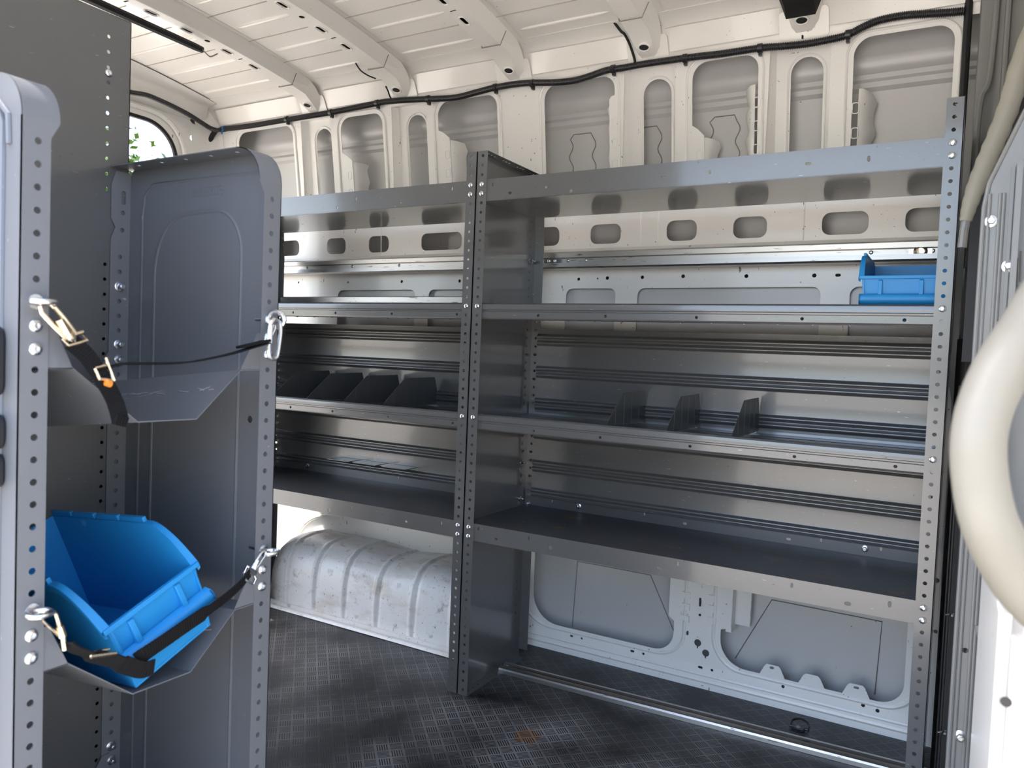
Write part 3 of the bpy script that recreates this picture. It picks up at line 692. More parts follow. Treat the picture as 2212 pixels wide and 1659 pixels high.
def make_unit(name, label, W, loc, rz, top=True, dividers=True, hx=None, extra=None, bin_unit=False, front_only=False):
    u = empty(name, loc, rz); tag(u, label, 'shelving unit')
    z0 = -loc[2]                                       # world z -> local
    L = lambda v: v
    zmin = FZ
    for side in (0, 1):
        xp = 0 if side == 0 else W; s = 1 if side == 0 else -1
        m = MB()
        ph = []
        cols = [(.312, range(5, 56))] if not front_only else [(.040, list(range(1, 12))+list(range(16, 24))+list(range(26, 56))), (.31, range(2, 56))]
        for cy, ids in cols: ph += [circ(cy, hole_z(i), .0032, 8) for i in ids]
        m.plate([(.0, zmin), (D, zmin), (D, 1.30), (D-.005, 1.46), (D-.012, 1.524), (0, 1.524)], ph, .0014, mYZ(xp, s))
        pn = m.build('end_panel', M_STEEL, u)
        g = MB(); x0, x1 = sorted((xp, xp+s*.032))
        g.plate(rrect(x0, zmin, x1, 1.524, .002), [circ((x0+x1)/2+s*.001, hole_z(i), .0041, 12) for i in range(59)], .0016, mXZ(0))
        g.build('front_flange', M_STEEL, pn)
        g = MB()
        g.plate([(x0, zmin+.02), (x1, zmin+.02), (x1, 1.30), (x0, 1.30)], [circ((x0+x1)/2+s*.001, hole_z(i), .0041, 10) if i % 3 else slot((x0+x1)/2, hole_z(i), .012, .0082, 3) for i in range(16, 40)], .0014, mXZ(D-.0014))
        g.plate([(x0, 1.30), (x1, 1.30), (x1, 1.52), (x0, 1.52)], [], .0014, lambda a, v, n: Vector((a, D-.0014+n-(.06*(v-1.30)), v)))
        g.build('rear_flange', M_STEEL, pn)
        g = MB()
        g.plate([(x0, .002), (x1, .004), (x1, D-.03), (x0, D-.002)], [circ((x0+x1)/2, .03+.0254*k, .004, 10) for k in (0, 1, 2, 4, 5, 7, 8, 10)], .0014, mXY(zmin))
        g.build('bottom_flange', M_STEEL, pn); g = MB()
        g.plate([(x0, .002), (x1, .002), (x1, D-.012), (x0, D-.012)], [circ((x0+x1)/2, .03+.016*k, .004, 10) for k in (0, 1, 2, 5, 6, 7, 10, 11, 12, 15, 16, 17)], .0014, mXY(1.5226))
        g.build('top_flange', M_STEEL, pn)
        for i in (3, 4, 16, 28, 40, 41):
            bolt_mb(((x0+x1)/2+s*.001, 0, hole_z(i)), (0, -1, 0)).build('bolt', M_ZINC, pn)
        if side == 0 and not front_only:
            for (yy, zz) in ((.312, 1.266), (.326, 1.266), (.312, .640), (.312, .527)): nut_mb((.0016, yy, zz), (1, 0, 0), .007).build('nut', M_ZINC, pn)
            nut_mb((.016, D-.0016, .510), (0, -1, 0), .008).build('nut', M_ZINC, pn)
    a, b = .004, W-.004
    hx = hx or [.2, .5, .8, W-.06]
    # top shelf: tray with tall front lip
    m = MB()
    hs = []
    for x, z, w, h in (extra or {}).get('top', []): hs.append(slot(x, z, w, h))
    m.plate([(a, 1.389), (b, 1.389), (b, 1.447), (a, 1.447)], hs, .0014, mXZ(.0022))
    m.plate([(a, .0022), (b, .0022), (b, D-.003), (a, D-.003)], [slot(.10+.2*k, .17, .012, .005) for k in range(int(W/.2))], .0014, lambda x, y, n: Vector((x, y, 1.388+.040*y+n)))
    m.plate([(a, 1.4015), (b, 1.4015), (b, 1.425), (a, 1.425)], [], .0014, mXZ(D-.004))
    m.build('shelf', M_STEEL, u)
    for zt, zb, rear in ((1.1135, 1.0695, .030), (.8095, .7665, .032)):
        m = MB(); shelf_profile_lip(m, a, b, zt, zb, hx)
        zs = zt-.022 if zt > 1 else zt-.018
        pr = [(.028, zs), (.09, zs), (.095, zs-.004), (.105, zs-.004), (.11, zs), (.17, zs), (.175, zs-.004), (.185, zs-.004), (.19, zs), (.25, zs), (.255, zs-.004), (.265, zs-.004), (.27, zs), (D-.006, zs), (D-.004, zs+.004), (D-.004, zs+.034)]
        m.extrude(pr, a, b, sweepX, .0012)
        if zt > 1:                                  # pressed slots showing on the underside
            for k in range(int((b-a)/.075)):
                x = a+.05+.075*k; m.tube([(x, .03, zb-.0005), (x-.012, .12, zs-.003), (x-.02, .30, zs-.003)], .0016, 6)
        m.build('shelf', M_STEEL, u)
    # bottom shelf: front lip down, rear lip up
    m = MB(); hs = []
    for x, z, w, h in (extra or {}).get('low', []): hs.append(slot(x, z, w, h) if w else circ(x, z, h, 16))
    m.plate([(a, .459), (b, .459), (b, .507), (a, .507)], hs, .0014, mXZ(.0022))
    m.extrude([(.003, .459), (.012, .4585)], a, b, sweepX, .0012)
    sh = m.build('shelf', M_STEEL, u)
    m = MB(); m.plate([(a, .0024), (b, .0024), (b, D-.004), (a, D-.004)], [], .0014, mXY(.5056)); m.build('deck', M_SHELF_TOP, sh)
    m = MB(); m.plate([(a, .507), (b, .507), (b, .553), (a, .553)], [slot(x, z, w, h) for x, z, w, h in (extra or {}).get('rear', [])], .0014, mXZ(D-.0054)); m.build('rear_lip', M_STEEL, sh)
    for x in (.19, W*.86): nut_mb((x, D-.0056, .525), (0, -1, 0), .0085).build('nut', M_ZINC, sh)
    # ribbed back panels
    for zlo, zhi, ribs in ((.800, 1.058, (.826, .925, 1.024)), (.535, .778, (.545, .632, .735)) ):
        prof = [(D-.008, zlo)]
        for r in ribs:
            for k in range(-10, 11):
                dz = k*.002; dy = sum(.0065*max(0, math.cos(PI*(dz-c)/.018))**1.3 for c in (-.0095, .0095) if abs(dz-c) < .009)
                if zlo < r+dz < zhi: prof.append((D-.008-dy, r+dz))
        prof.append((D-.008, zhi))
        m = MB(); m.extrude(prof, a+.024, b-.024, sweepX, -.001); m.build('back_panel', M_STEEL, u, smooth=60)
    return u
right_unit = make_unit('shelving_unit', 'tall grey steel shelving unit filling the right half, blue bin on its second shelf', 1.144, (-.016, 0, 0), 0,
    hx=[.205, .395, .625, .86, 1.06],
    extra={'top': [(.050, 1.432, .004, .010), (.105, 1.405, .010, .007), (.215, 1.413, .009, .009), (.285, 1.398, .010, .010), (.53, 1.413, .012, .006), (.640, 1.417, .005, .010), (.855, 1.417, .013, .007), (.975, 1.417, .006, .012), (.03, 1.437, .004, .008)],
           'low': [(.047, .495, .005, .010), (.105, .475, .010, .006), (.205, .494, .004, .009), (.27, .478, 0, .0062), (.61, .495, .005, .011), (.565, .476, .014, .007), (.87, .493, .006, .011), (.985, .475, .014, .008), (1.065, .49, .007, .013)],
           'rear': [(.10, .528, .003, .008), (.40, .530, .005, .009), (.52, .520, .012, .007), (.80, .520, .012, .007), (.88, .530, .005, .010), (1.02, .530, .005, .010)]})
left_unit = make_unit('shelving_unit', 'grey steel shelving unit left of the paired uprights, above the white wheel arch', 1.120, (-1.138, 0, 0), 0,
    hx=[.30, .44, .62, .84, 1.07],
    extra={'top': [(.37, 1.402, .009, .009), (.615, 1.402, .009, .009), (.69, 1.424, .007, .009), (.86, 1.402, .006, .006), (1.04, 1.43, .005, .010)],
           'low': [(.62, .470, 0, .006), (.71, .490, .004, .010), (.92, .478, .009, .006), (1.045, .492, .004, .010)],
           'rear': [(.62, .530, .004, .009), (1.05, .53, .004, .010)]})
# bright steel strip along the rear of the left unit's second shelf
m = MB(); m.extrude([(.338, 1.10), (.338, 1.134), (.334, 1.138), (.334, 1.156), (.338, 1.158)], .03, 1.09, sweepX, .0012); m.build('rear_strip', M_ALU, left_unit)
# flattened divider tabs on the bottom rear lip of the left unit
for x in (.40, .52, .65):
    m = MB(); m.box((x-.05, D-.075, .574), (x+.055, D-.012, .5765)); m.build('hanging_tab', M_STEEL, left_unit, bevel=.0006)
rear_unit = make_unit('shelving_unit', 'dark grey shelving unit backing the tray rack, its perforated end panel facing the viewer', 1.30, (-.12, -.944, 0), PI, front_only=True)

m = MB(); m.box((.02, .006, FZ+.001), (.024, D-.006, 1.115)); m.build('hole_blackout_sheet', M_DARK, rear_unit)  # added dark sheet that makes the lower end panel holes read black
q = rear_unit.matrix_world; bolt_mb((-.0002, .040, hole_z(3)-.010), (-1, 0, 0)).build('bolt', M_ZINC, rear_unit)
# ------------------------------------------------------------------ shelf dividers
def divider(x0, label, group, lean=0.):
    m = MB()
    zb, zt = .7985, .889
    out = [(.045, zb), (.334, zb), (.334, .846), (.318, zt), (.160, zt-.002), (.072, .822)]
    m.plate(out, [], .0012, lambda y, z, n: Vector((n+lean*(z-zb), y, z)))
    m.extrude([(0, .045), (.010, .047)], zb, zb+.0012, lambda a, b, t: Vector((a, b, t)))
    for y in (.11, .17, .225, .28):
        zz = min(zt-.003, .822+(y-.072)*.74 if y < .16 else zt-.004)
        m.box((-.0006, y-.0008, zb+.002), (.0018, y+.0008, zz))
    m.box((-.008, .045, zb), (.0, .330, zb+.0012))
    d = m.build('shelf_divider', M_DIV); d.location = (x0, 0, 0)
    return tag(d, label, 'divider', group)
for x, l in ((.373, 'leftmost of three steel dividers on the right unit'), (.532, 'middle of three steel dividers on the right unit'), (.692, 'rightmost of three steel dividers on the right unit')):
    divider(x, l + "'s third shelf", 'steel dividers on the right unit')
for x, l in ((-.835, 'leftmost'), (-.678, 'second from left'), (-.520, 'third from left'), (-.363, 'rightmost')):
    divider(x, l + ' of four dark steel dividers standing on the left unit', 'steel dividers on the left unit')

# ------------------------------------------------------------------ rails
wr = empty('wall_rail', (0, .42, 1.275)); tag(wr, 'aluminium cargo rail bolted along the wall behind the top shelves', 'rail')
m = MB()
m.extrude([(.447, 1.253), (.400, 1.253), (.396, 1.256), (.396, 1.266), (.410, 1.268), (.410, 1.284), (.396, 1.286), (.396, 1.297), (.400, 1.300), (.447, 1.300)], -1.40, 1.112, sweepX, .0025)
m.build('rail_body', M_ALU, wr, smooth=30)
for x in (-1.05, -.82, -.60, -.30, .07, .132, .935, 1.075): bolt_mb((x, .4105, 1.276), (0, -1, 0), .006, .005).build('bolt', M_ZINC, wr)
m = MB(); m.lathe([(.016, 0), (.016, .006), (.011, .008), (.009, .004), (.004, .003)], (1.048, .404, 1.274), (0, -1, 0), 24); m.build('anchor_ring', M_NICKEL, wr)
m = MB(); m.box((1.022, .402, 1.268), (1.074, .409, 1.281)); m.build('anchor_plate', M_ZINC, wr)
m = MB(); m.box((-.01, .398, 1.262), (.052, .409, 1.290)); m.build('anchor_plate', M_STEEL, wr, bevel=.001)
for x in (.008, .03): bolt_mb((x, .3978, 1.275), (0, -1, 0), .007, .005).build('bolt', M_ZINC, wr)
for o in wr.children: o.location = -Vector(wr.location)
fr_ = empty('floor_rail', (.55, .235, FZ)); tag(fr_, 'aluminium cargo rail lying along the black floor mat under the right unit', 'rail')
m = MB()
m.extrude([(-.026, .0005), (-.0255, .011), (-.0235, .0145), (-.020, .016), (-.009, .0175), (-.0065, .016), (-.006, .007), (.006, .007), (.0065, .016), (.009, .0175), (.020, .016), (.0235, .0145), (.0255, .011), (.026, .0005)], -.545, .70, sweepX, .002)
m.build('rail_body', M_ALU, fr_, smooth=18); fr_.rotation_euler = (0, 0, .043)
bolt_mb((-.535, 0, .0105), (0, 0, 1), .006, .006).build('bolt', M_ZINC, fr_)
# D-ring on the floor
dr = empty('tie_down_ring', (.835, .352, FZ)); tag(dr, 'black D-shaped tie-down ring lying on the mat beside the floor rail', 'ring')
m = MB(); m.tube([Vector((-.022, -.012, .006))] + [Vector((.022*math.cos(a), .008+.022*math.sin(a), .006+.006*math.sin(a))) for a in [PI-PI*k/12 for k in range(13)]] + [Vector((.022, -.012, .006))], .0032, 8, close=True); m.build('ring', M_DARK, dr)
m = MB(); m.box((-.016, -.026, .0), (.016, -.006, .010)); m.build('base', M_DARK, dr, bevel=.002)
bolt_mb((0, -.019, .010), (0, 0, 1), .006, .003).build('screw', M_SEAM, dr)

# ------------------------------------------------------------------ lettering helper
def text_mesh(body, size, depth=.001):
    cu = bpy.data.curves.new('lettering', 'FONT'); cu.body = body; cu.size = size; cu.extrude = depth; cu.align_x = 'CENTER'; cu.align_y = 'CENTER'; cu.resolution_u = 3; cu.space_character = 1.08
    o = bpy.data.objects.new('lettering', cu); COL.objects.link(o)
    me = bpy.data.meshes.new_from_object(o.evaluated_get(bpy.context.evaluated_depsgraph_get()))
    V = [v.co.copy() for v in me.vertices]; F = [tuple(p.vertices) for p in me.polygons]
    bpy.data.objects.remove(o); bpy.data.curves.remove(cu); bpy.data.meshes.remove(me)
    return V, F
def emblem(name, fr, material, parent, w=.062, mirror=False):
    """maker's plate outline: ring with letters, two rules and the wording; fr maps (u,v,n)"""
    m = MB(); sx = -1 if mirror else 1
    V, F = text_mesh('ADRIAN STEEL', w*.145, .0005); m.add([fr(sx*(v.x+w*.10), v.y, v.z) for v in V], F)
    V, F = text_mesh('AS', w*.11, .0005); m.add([fr(sx*(v.x-w*.55), v.y, v.z) for v in V], F)
    m.tube([fr(sx*(-w*.55+w*.115*math.cos(a)), w*.115*math.sin(a), 0) for a in [2*PI*k/24 for k in range(24)]], .0006, 5, close=True)
    for v in (-.105, .105): m.tube([fr(sx*(-w*.40), v*w, 0), fr(sx*w*.62, v*w, 0)], .0005, 5)
    return m.build(name, material, parent)

# ------------------------------------------------------------------ storage bins
def make_bin(name, label, w, hf, H, Ld, cc, M4, ribs=(.22, .74)):
    """local: x towards the front (front at 0, back at -Ld), y 0..w, z up"""
    root = empty(name); tag(root, label, 'bin'); root.matrix_world = M4
    t = .0032; ins = .010
    m = MB()
    side = [(-Ld, 0), (-.012, 0), (0, hf*.55), (.0, hf)]
    steps = 10
    for k in range(1, steps+1):                      # sloping front of the side wall, rounded into the top
        s = k/steps; x = -cc*s; z = hf+(H-hf)*(1-(1-s)**1.9) if s < 1 else H
        side.append((x, z))
    side += [(-Ld, H)]
    for y0, yb, s in ((0, ins, 1), (w, w-ins, -1)):
        m.plate(side, [], t, lambda x, z, n, y0=y0, yb=yb, s=s: Vector((x, y0+(yb-y0)*(1-z/H)*.8+s*n, z)))
    m.plate([(ins, 0), (w-ins, 0), (w-.001, hf*.97), (w, hf), (0, hf), (.001, hf*.97)], [], t, lambda y, z, n: Vector((-.012*(1-z/hf)-n, y, z)))
    m.plate([(ins*.8, 0), (w-ins*.8, 0), (w, H), (0, H)], [], t, lambda y, z, n: Vector((-Ld+n, y, z)))
    m.plate([(-Ld, ins*.8), (-.011, ins*.8), (-.011, w-ins*.8), (-Ld, w-ins*.8)], [], t, mXY(0))
    body = m.build('bin_body', M_BLUE, root, smooth=25)
    # rolled rim along the side tops and the front edge
    m = MB()
    for y0, s in ((0, -1), (w, 1)):
        rim = [p for p in side[3:]]
        rows = [[Vector((x, y0-s*.0035, z+.0005)), Vector((x, y0+s*.0055, z+.0005)), Vector((x, y0+s*.0055, z-.010)), Vector((x, y0+s*.001, z-.012))] for x, z in rim]
        m.grid(rows)
        for k in range(4):
            x1 = -cc-.006-k*(Ld-cc)/4; x0 = x1-(Ld-cc)/4+.006
            m.box((x0, y0-.002 if s > 0 else y0-.004, H), (x1, y0+.004 if s > 0 else y0+.002, H+.008))
    m.box((-.004, -.004, hf-.006), (.003, w+.004, hf+.001))
    m.build('rim', M_BLUE, root, bevel=.0008)
    # front: grip roll and two ribs
    m = MB()
    zl = hf*.50
    m.extrude([(-.006, zl-.018), (.004, zl-.016), (.011, zl-.008), (.012, zl), (.008, zl+.006), (-.003, zl+.009)], -.002, w+.002, lambda a, b, t: Vector((a, t, b)), .002)
    for y in (0, w): m.solid([(-.008, zl-.018), (.004, zl-.016), (.011, zl-.008), (.012, zl), (.008, zl+.006), (-.004, zl+.009)], y-.0015, y+.0015, lambda a, b, t: Vector((a, t, b)))
    m.build('grip', M_BLUE, root, smooth=60)
    for y in (w*ribs[0], w*ribs[1]):
        m = MB(); m.solid([(-.006, zl+.006), (.004, zl+.006), (.003, hf-.010), (-.003, hf-.006)], y-.004, y+.004, lambda a, b, t: Vector((a, t, b))); m.build('rib', M_BLUE, root, bevel=.0008)
    return root
def RM(t, a, b, c):
    return Matrix.Translation(t) @ Matrix.Rotation(c, 4, 'Z') @ Matrix.Rotation(b, 4, 'Y') @ Matrix.Rotation(a, 4, 'X')
b1 = make_bin('storage_bin', 'large blue plastic bin lying tilted in the lower tray of the near rack', .1437, .1001, .1628, .30, .0662, RM((.2541, -1.1649, .5248), .3872, -.0949, .0063))
emblem('lettering', lambda u, v, n: Vector((.0105-.35*abs(v), .072+u, .0490+v*.8)), M_BLUE, b1, .075)
b2 = make_bin('storage_bin', 'blue plastic bin standing on the second shelf at the far right', .166, .0925, .143, .25, .055, RM((.953, .050, 1.0845), 0, 0, -PI/2), (.23, .70))
b2.scale = (1, 1, 1)

# ------------------------------------------------------------------ near tray rack
rk = empty('tray_rack', (.07, -1.12, FZ)); tag(rk, 'near grey steel tray rack with sloping trays, bolted to the dark end panel', 'rack')
RK = []
XF, XB = .25, -.119
ZT = 1.272
def rack_side(yp, s):
    """s = direction the flanges turn (towards the inside)"""
    m = MB(); t = .0014
    R = .052
    outl = [(XB, FZ), (XF, FZ), (XF, ZT-R)] + [(XF-R+R*math.cos(a), ZT-R+R*math.sin(a)) for a in [PI/2*k/8 for k in range(1, 9)]] + [(XB+.012, ZT), (XB, ZT-.012)]
    m.plate(outl, [circ(.195, .862, .006, 10)], t, mXZ(yp, s))
    sp = m.build('side_panel', M_RACK, None)
    RK.append(sp)
    F = .032
    g = MB()                                          # front flange with holes
    zs = [1.018-.0254*k for k in range(-7, 39)]
    fo = [(0, FZ), (F, FZ), (F, ZT-R-.018), (F+.010, ZT-R), (0, ZT-R)]
    g.plate(fo, [circ(.018, z, .0040, 12) for z in zs if FZ+.02 < z < ZT-R-.004], t, lambda u, v, n: Vector((XF-n, yp+s*u, v)))
    arc = [(XF-R+R*math.cos(a), ZT-R+R*math.sin(a)) for a in [PI/2*k/8 for k in range(9)]]
    g.grid([[Vector((x, yp, z)), Vector((x, yp+s*(F+.010), z))] for x, z in arc])
    g.grid([[Vector((x-.0014*(x-XF+R)/R, yp, z-.0014*(z-ZT+R)/R)), Vector((x-.0014*(x-XF+R)/R, yp+s*(F+.010), z-.0014*(z-ZT+R)/R))] for x, z in arc])
    g.plate([(XB, 0), (XF-R, 0), (XF-R, F+.010), (XB, F+.006)], [circ(XB+.055+.06*k, .022, .004, 10) for k in range(5)], t, lambda u, v, n: Vector((u, yp+s*v, ZT-n)))
    g.build('front_flange', M_RACK, sp, smooth=30)
    g = MB()
    rz = [1.069+.0254*2-.0254*k for k in range(0, 42)]
    rf_ = [(0, FZ), (F+.004, FZ), (F+.004, 1.150), (F-.004, 1.170), (F+.004, 1.185), (F+.004, ZT-.03), (F-.004, ZT-.006), (0, ZT-.006)]
    g.plate(rf_, [circ(.019, z, .0040, 10) for z in rz if z > FZ+.03] + [slot(.014, 1.222, .008, .024), circ(.015, 1.196, .004), circ(.016, 1.166, .004)], t, lambda u, v, n: Vector((XB+n, yp+s*u, v)))
    g.build('rear_flange', M_RACK, sp)
    # pressed arch and border in the panel face
    g = MB()
    yf = yp+s*(t-.0022)
    arch = [(-.047, .16), (-.047, 1.09)] + [(.033-.080*math.cos(a), 1.090+.098*math.sin(a)) for a in [PI/2*k/10 for k in range(1, 11)]] + [(.105+.062*math.sin(a), 1.118+.072*math.cos(a)) for a in [PI/2*k/10 for k in range(11)]] + [(.167, .10)]
    g.tube([Vector((x, yf, z)) for x, z in arch], .0040, 8)
    g.tube([Vector((x, yf, z)) for x, z in [(-.083, FZ), (-.083, 1.19), (-.078, 1.225), (-.055, 1.243), (.20, 1.243), (.226, 1.222), (.228, 1.19)]], .0036, 8)
    g.build('pressed_arch', M_RACK, sp)
    return sp
spR = rack_side(-.940, -1); spL = rack_side(-1.312, 1)
emblem('lettering', lambda u, v, n: Vector((.083+u, -.940-.0016-n, 1.222+v)), M_RACK, spR, .062, True)
# the outer face of the near panel carries a pressed border
g = MB(); g.tube([Vector((x, -1.3125, z)) for x, z in ((.215, FZ), (.215, 1.215), (.205, 1.235), (.15, 1.24))], .004, 8); g.build('pressed_border', M_RACK, spL)
def rack_tray(dz, dropz, w=0):
    m = MB(); t = .0014
    P = [(-1.288, .944), (-1.250, .944), (-1.166, .876), (-1.079, .875), (-1.006, .942), (-.966, .942)]
    drop = .038; xr = -.105
    rows = []
    for off in (0, t):
        rows.append([[Vector((XF-.002, y, z+dz-off)), Vector((xr, y, z+dz-drop-off))] for y, z in P])
    for g in rows: m.grid(g)
    e = [r[0] for r in rows[0]], [r[0] for r in rows[1]]
    m.grid([list(e[0]), list(e[1])]); m.grid([[r[1] for r in rows[0]], [r[1] for r in rows[1]]])
    # bolted ears, front and rear
    for x, dd in ((XF-.002, 0), (xr-.012, -drop)):
        for ya, yb, yc in ((-1.290, -1.250, -1.274), (-.962, -1.006, -.976)):
            m.plate([(ya, .943+dz+dd), (yb, .943+dz+dd), (yc, .996+dz+dd), (ya, .996+dz+dd)], [], t, mYZ(x, -1 if x > 0 else 1))
    tr = m.build('tray', M_RACK, None, smooth=20); RK.append(tr)
    for x, ax, yy in ((XF, (1, 0, 0), (-1.294, -.958)), (XB+.0016, (1, 0, 0), (-.959,))):
        for y in yy:
            for z in (.991, .965):
                zz = z+dz+(0 if x > 0 else -.022)
                bm_ = bolt_mb((x, y, zz), ax, .0078, .004) if x > 0 else nut_mb((x, y, zz), ax, .0085)
                bm_.build('bolt' if x > 0 else 'nut', M_ZINC, tr)
    # worn line and scuffs in the tray
    s = MB(); random.seed(int(dz*1000))
    for k in range(26):
        f0 = random.uniform(0, .9); f1 = f0+random.uniform(.03, .09)
        yk = -1.034; zk = .9165
        if random.random() < .3: yk -= .012*random.random()
        zk = .875+(yk+1.079)/.073*.067
        q0 = Vector((XF-.01-.34*f0, yk-.0008+random.uniform(-.003, .003), zk+dz-drop*f0+.0006)); q1 = Vector((XF-.01-.34*f1, yk-.0008+random.uniform(-.003, .003), zk+dz-drop*f1+.0006))
        q0.z = .875+(q0.y+1.079)/.073*.067+dz-drop*f0+.0006; q1.z = .875+(q1.y+1.079)/.073*.067+dz-drop*f1+.0006
        s.tube([q0, q1], .0005, 4)
    s.build('scuff', mat('scuffed_paint', (.42, .40, .46), .5), tr)
    return tr
t1 = rack_tray(0, 0); t2 = rack_tray(-.352, 0); t3 = rack_tray(-.712, 0)
nut_mb((XB+.0016, -.959, 1.069), (1, 0, 0), .009).build('bolt', M_ZINC, spR)
def eye_bolt(y, z, horiz, s):
    m = MB(); c = Vector((XF+.016, y, z))
    if horiz: ring = [c+Vector((.012*math.cos(a), .012*math.sin(a), 0)) for a in [2*PI*k/20 for k in range(20)]]
    else: ring = [c+Vector((.012*math.cos(a), .004*math.cos(a), .012*math.sin(a))) for a in [2*PI*k/20 for k in range(20)]]
    m.tube(ring, .0034, 8, close=True); m.lathe([(.0085, 0), (.0085, .002)], (XF, y, z), (1, 0, 0), 16)
    m.tube([(XF+.004, y, z), (XF-.030, y-.002*s, z)], .003, 8); m.lathe([(.006, 0), (.006, .005)], (XF-.0066, y, z), (1, 0, 0), 6)
    o = m.build('eye_bolt', M_ZINC, None); RK.append(o)
eye_bolt(-1.295, 1.018, True, 1); eye_bolt(-.958, 1.017, False, -1); eye_bolt(-1.294, .668, True, 1); eye_bolt(-.958, .668, True, -1)
for o in RK: o.parent = rk; o.location = -Vector(rk.location)
# black latch on the outside of the near panel
lt = empty('door_latch', (.235, -1.33, .87)); tag(lt, 'black plastic latch at the left edge, on the outside of the near rack panel', 'latch')
m = MB(); m.solid(rrect(-.06, .010, .0, .092, .016), -.012, .017, lambda a, b, t: Vector((a, t, b))); m.build('latch_body', M_DARK, lt, bevel=.003)
m = MB(); m.solid(rrect(-.06, -.092, .002, -.052, .012), -.016, .017, lambda a, b, t: Vector((a, t, b))); m.build('latch_lever', M_DARK, lt, bevel=.003)
m = MB(); m.solid(rrect(-.06, -.048, .003, -.008, .012), -.016, .017, lambda a, b, t: Vector((a, t, b))); m.build('latch_lever', M_DARK, lt, bevel=.003)
lt.location = (.226, -1.3295, .899)

# ------------------------------------------------------------------ straps
XS = .272
S = lambda px, py, x=XS: at(px, py, 'x', x)
def hook(m, a, b, w=.010, r=.0022, gate=True):
    a = Vector(a); b = Vector(b); d = (b-a); n = Vector((1, 0, 0)).cross(d).normalized()
    L_ = d.length; d = d.normalized()
    loop = [a+d*(L_*t)+n*(w*.5*s) for t, s in ((.05, .45), (0, 0), (.03, -.6), (.15, -1.), (.5, -.9), (.85, -.7), (1, 0), (.9, .8), (.5, .95), (.2, .9))]
    m.tube(loop, r, 8, close=True)
st = empty('tie_down_strap', (XS, -1.22, .95)); tag(st, 'black webbing strap sagging across the upper tray of the near rack', 'strap')
SP = []
m = MB(); hook(m, S(92, 655, XS-.004), S(160, 735), .016, .0026); m.tube([S(128, 690), S(146, 722)], .0048, 8); m.lathe([(.005, 0), (.006, .004), (.004, .009)], S(146, 722), S(160, 736)-S(146, 722), 10); SP.append(m.build('snap_hook', M_NICKEL))
m = MB(); m.tube([S(138, 735), S(146, 748), S(168, 742), S(188, 735), S(178, 718), S(160, 724)], .0028, 8, close=True); SP.append(m.build('buckle_ring', M_NICKEL))
m = MB(); p = [S(152, 737), S(170, 752), S(190, 772), S(206, 795), S(220, 815), S(230, 832), S(240, 850), S(250, 872), S(256, 892), S(260, 910)]
wd = [Vector((0, .6, .6))]*3 + [Vector((0, .75, .5))]*2 + [Vector((0, .9, .35))]*2 + [Vector((.1, 1, .1))]*3
m.ribbon(spline(p, 4), .020, [wd[min(9, i//4)] for i in range(37)], .0026); SP.append(m.build('webbing', M_WEB, smooth=40))
m = MB(); p = [S(238, 795, XS+.004), S(262, 786), S(300, 785), S(345, 785), S(400, 783), S(450, 775), S(500, 764), S(540, 752), S(575, 742)]
m.ribbon(spline(p, 5), .021, [Vector((1, 0, .12))]*41, .0022); m.ribbon([S(520, 754)+Vector((0, 0, .003)), S(575, 741)+Vector((0, 0, .003))], .021, [Vector((1, 0, .12))]*2, .004); SP.append(m.build('webbing', M_WEB, smooth=40))
m = MB(); m.ribbon([S(246, 905), S(272, 912)], .012, [Vector((0, .2, 1))]*2, .008); SP.append(m.build('webbing_end', M_WEB))
m = MB(); m.tube([S(228, 772, XS+.004), S(247, 822, XS+.004)], .0022, 8); m.tube([S(205, 795, XS+.003), S(228, 790, XS+.003)], .0022, 8); m.tube([S(214, 818, XS+.003), S(245, 822, XS+.003)], .0022, 8); m.tube([S(205, 795, XS+.003), S(216, 820, XS+.003)], .002, 8); SP.append(m.build('slide_buckle', M_NICKEL))
m = MB(); q = S(234, 826, XS+.006); m.tube([q+Vector((0, -.003, 0)), q+Vector((0, .003, -.002))], .0042, 10); SP.append(m.build('tip', M_ORANGE))
m = MB(); hook(m, S(573, 742), S(594, 702), .009, .0016); SP.append(m.build('snap_hook', M_ZINC))
for o in SP: o.parent = st; o.location = -Vector(st.location)
cb = MB(); q = [S(592, 690, XS+.004), S(603, 696, XS+.004), S(606, 715, XS+.004), S(602, 750, XS+.004), S(598, 770, XS+.004), S(590, 776, XS+.004), S(582, 770, XS+.004), S(580, 750, XS+.004), S(582, 715, XS+.004), S(585, 700, XS+.004)]
cb.tube(spline(q+[q[0]], 4)[:-1], .0032, 8, close=True); cb.tube([S(582, 742, XS+.004), S(584, 704, XS+.004)], .0040, 8)
tag(cb.build('carabiner', M_ZINC), 'silver carabiner hanging from the eye bolt at the right end of the upper strap', 'carabiner')
st2 = empty('tie_down_strap', (XS, -1.15, .6)); tag(st2, 'black webbing strap drawn across the tilted blue bin in the lower tray', 'strap')
SP = []
m = MB(); m.tube(spline([S(88, 1335), S(100, 1324), S(117, 1322), S(124, 1335), S(130, 1358), S(136, 1372)], 4), .0022, 8); m.tube([S(92, 1340), S(126, 1372)], .0016, 8); m.tube([S(128, 1352), S(136, 1375)], .0044, 8); m.tube([S(136, 1374), S(140, 1404)], .0028, 8); SP.append(m.build('snap_hook', M_NICKEL))
m = MB(); p = [S(142, 1388), S(160, 1402), S(185, 1411), S(215, 1420), S(248, 1428), S(280, 1440), S(310, 1447), S(333, 1440)]
m.ribbon(spline(p, 4), .022, [Vector((.9, 0, .45))]*10+[Vector((.6, 0, .8))]*8+[Vector((.2, 0, 1))]*11, .0024); SP.append(m.build('webbing', M_WEB, smooth=40))
m = MB(); p = [S(296, 1426, XS-.004), S(320, 1408), S(360, 1381), S(400, 1353), S(450, 1319), S(490, 1289), S(520, 1262), S(540, 1238)]
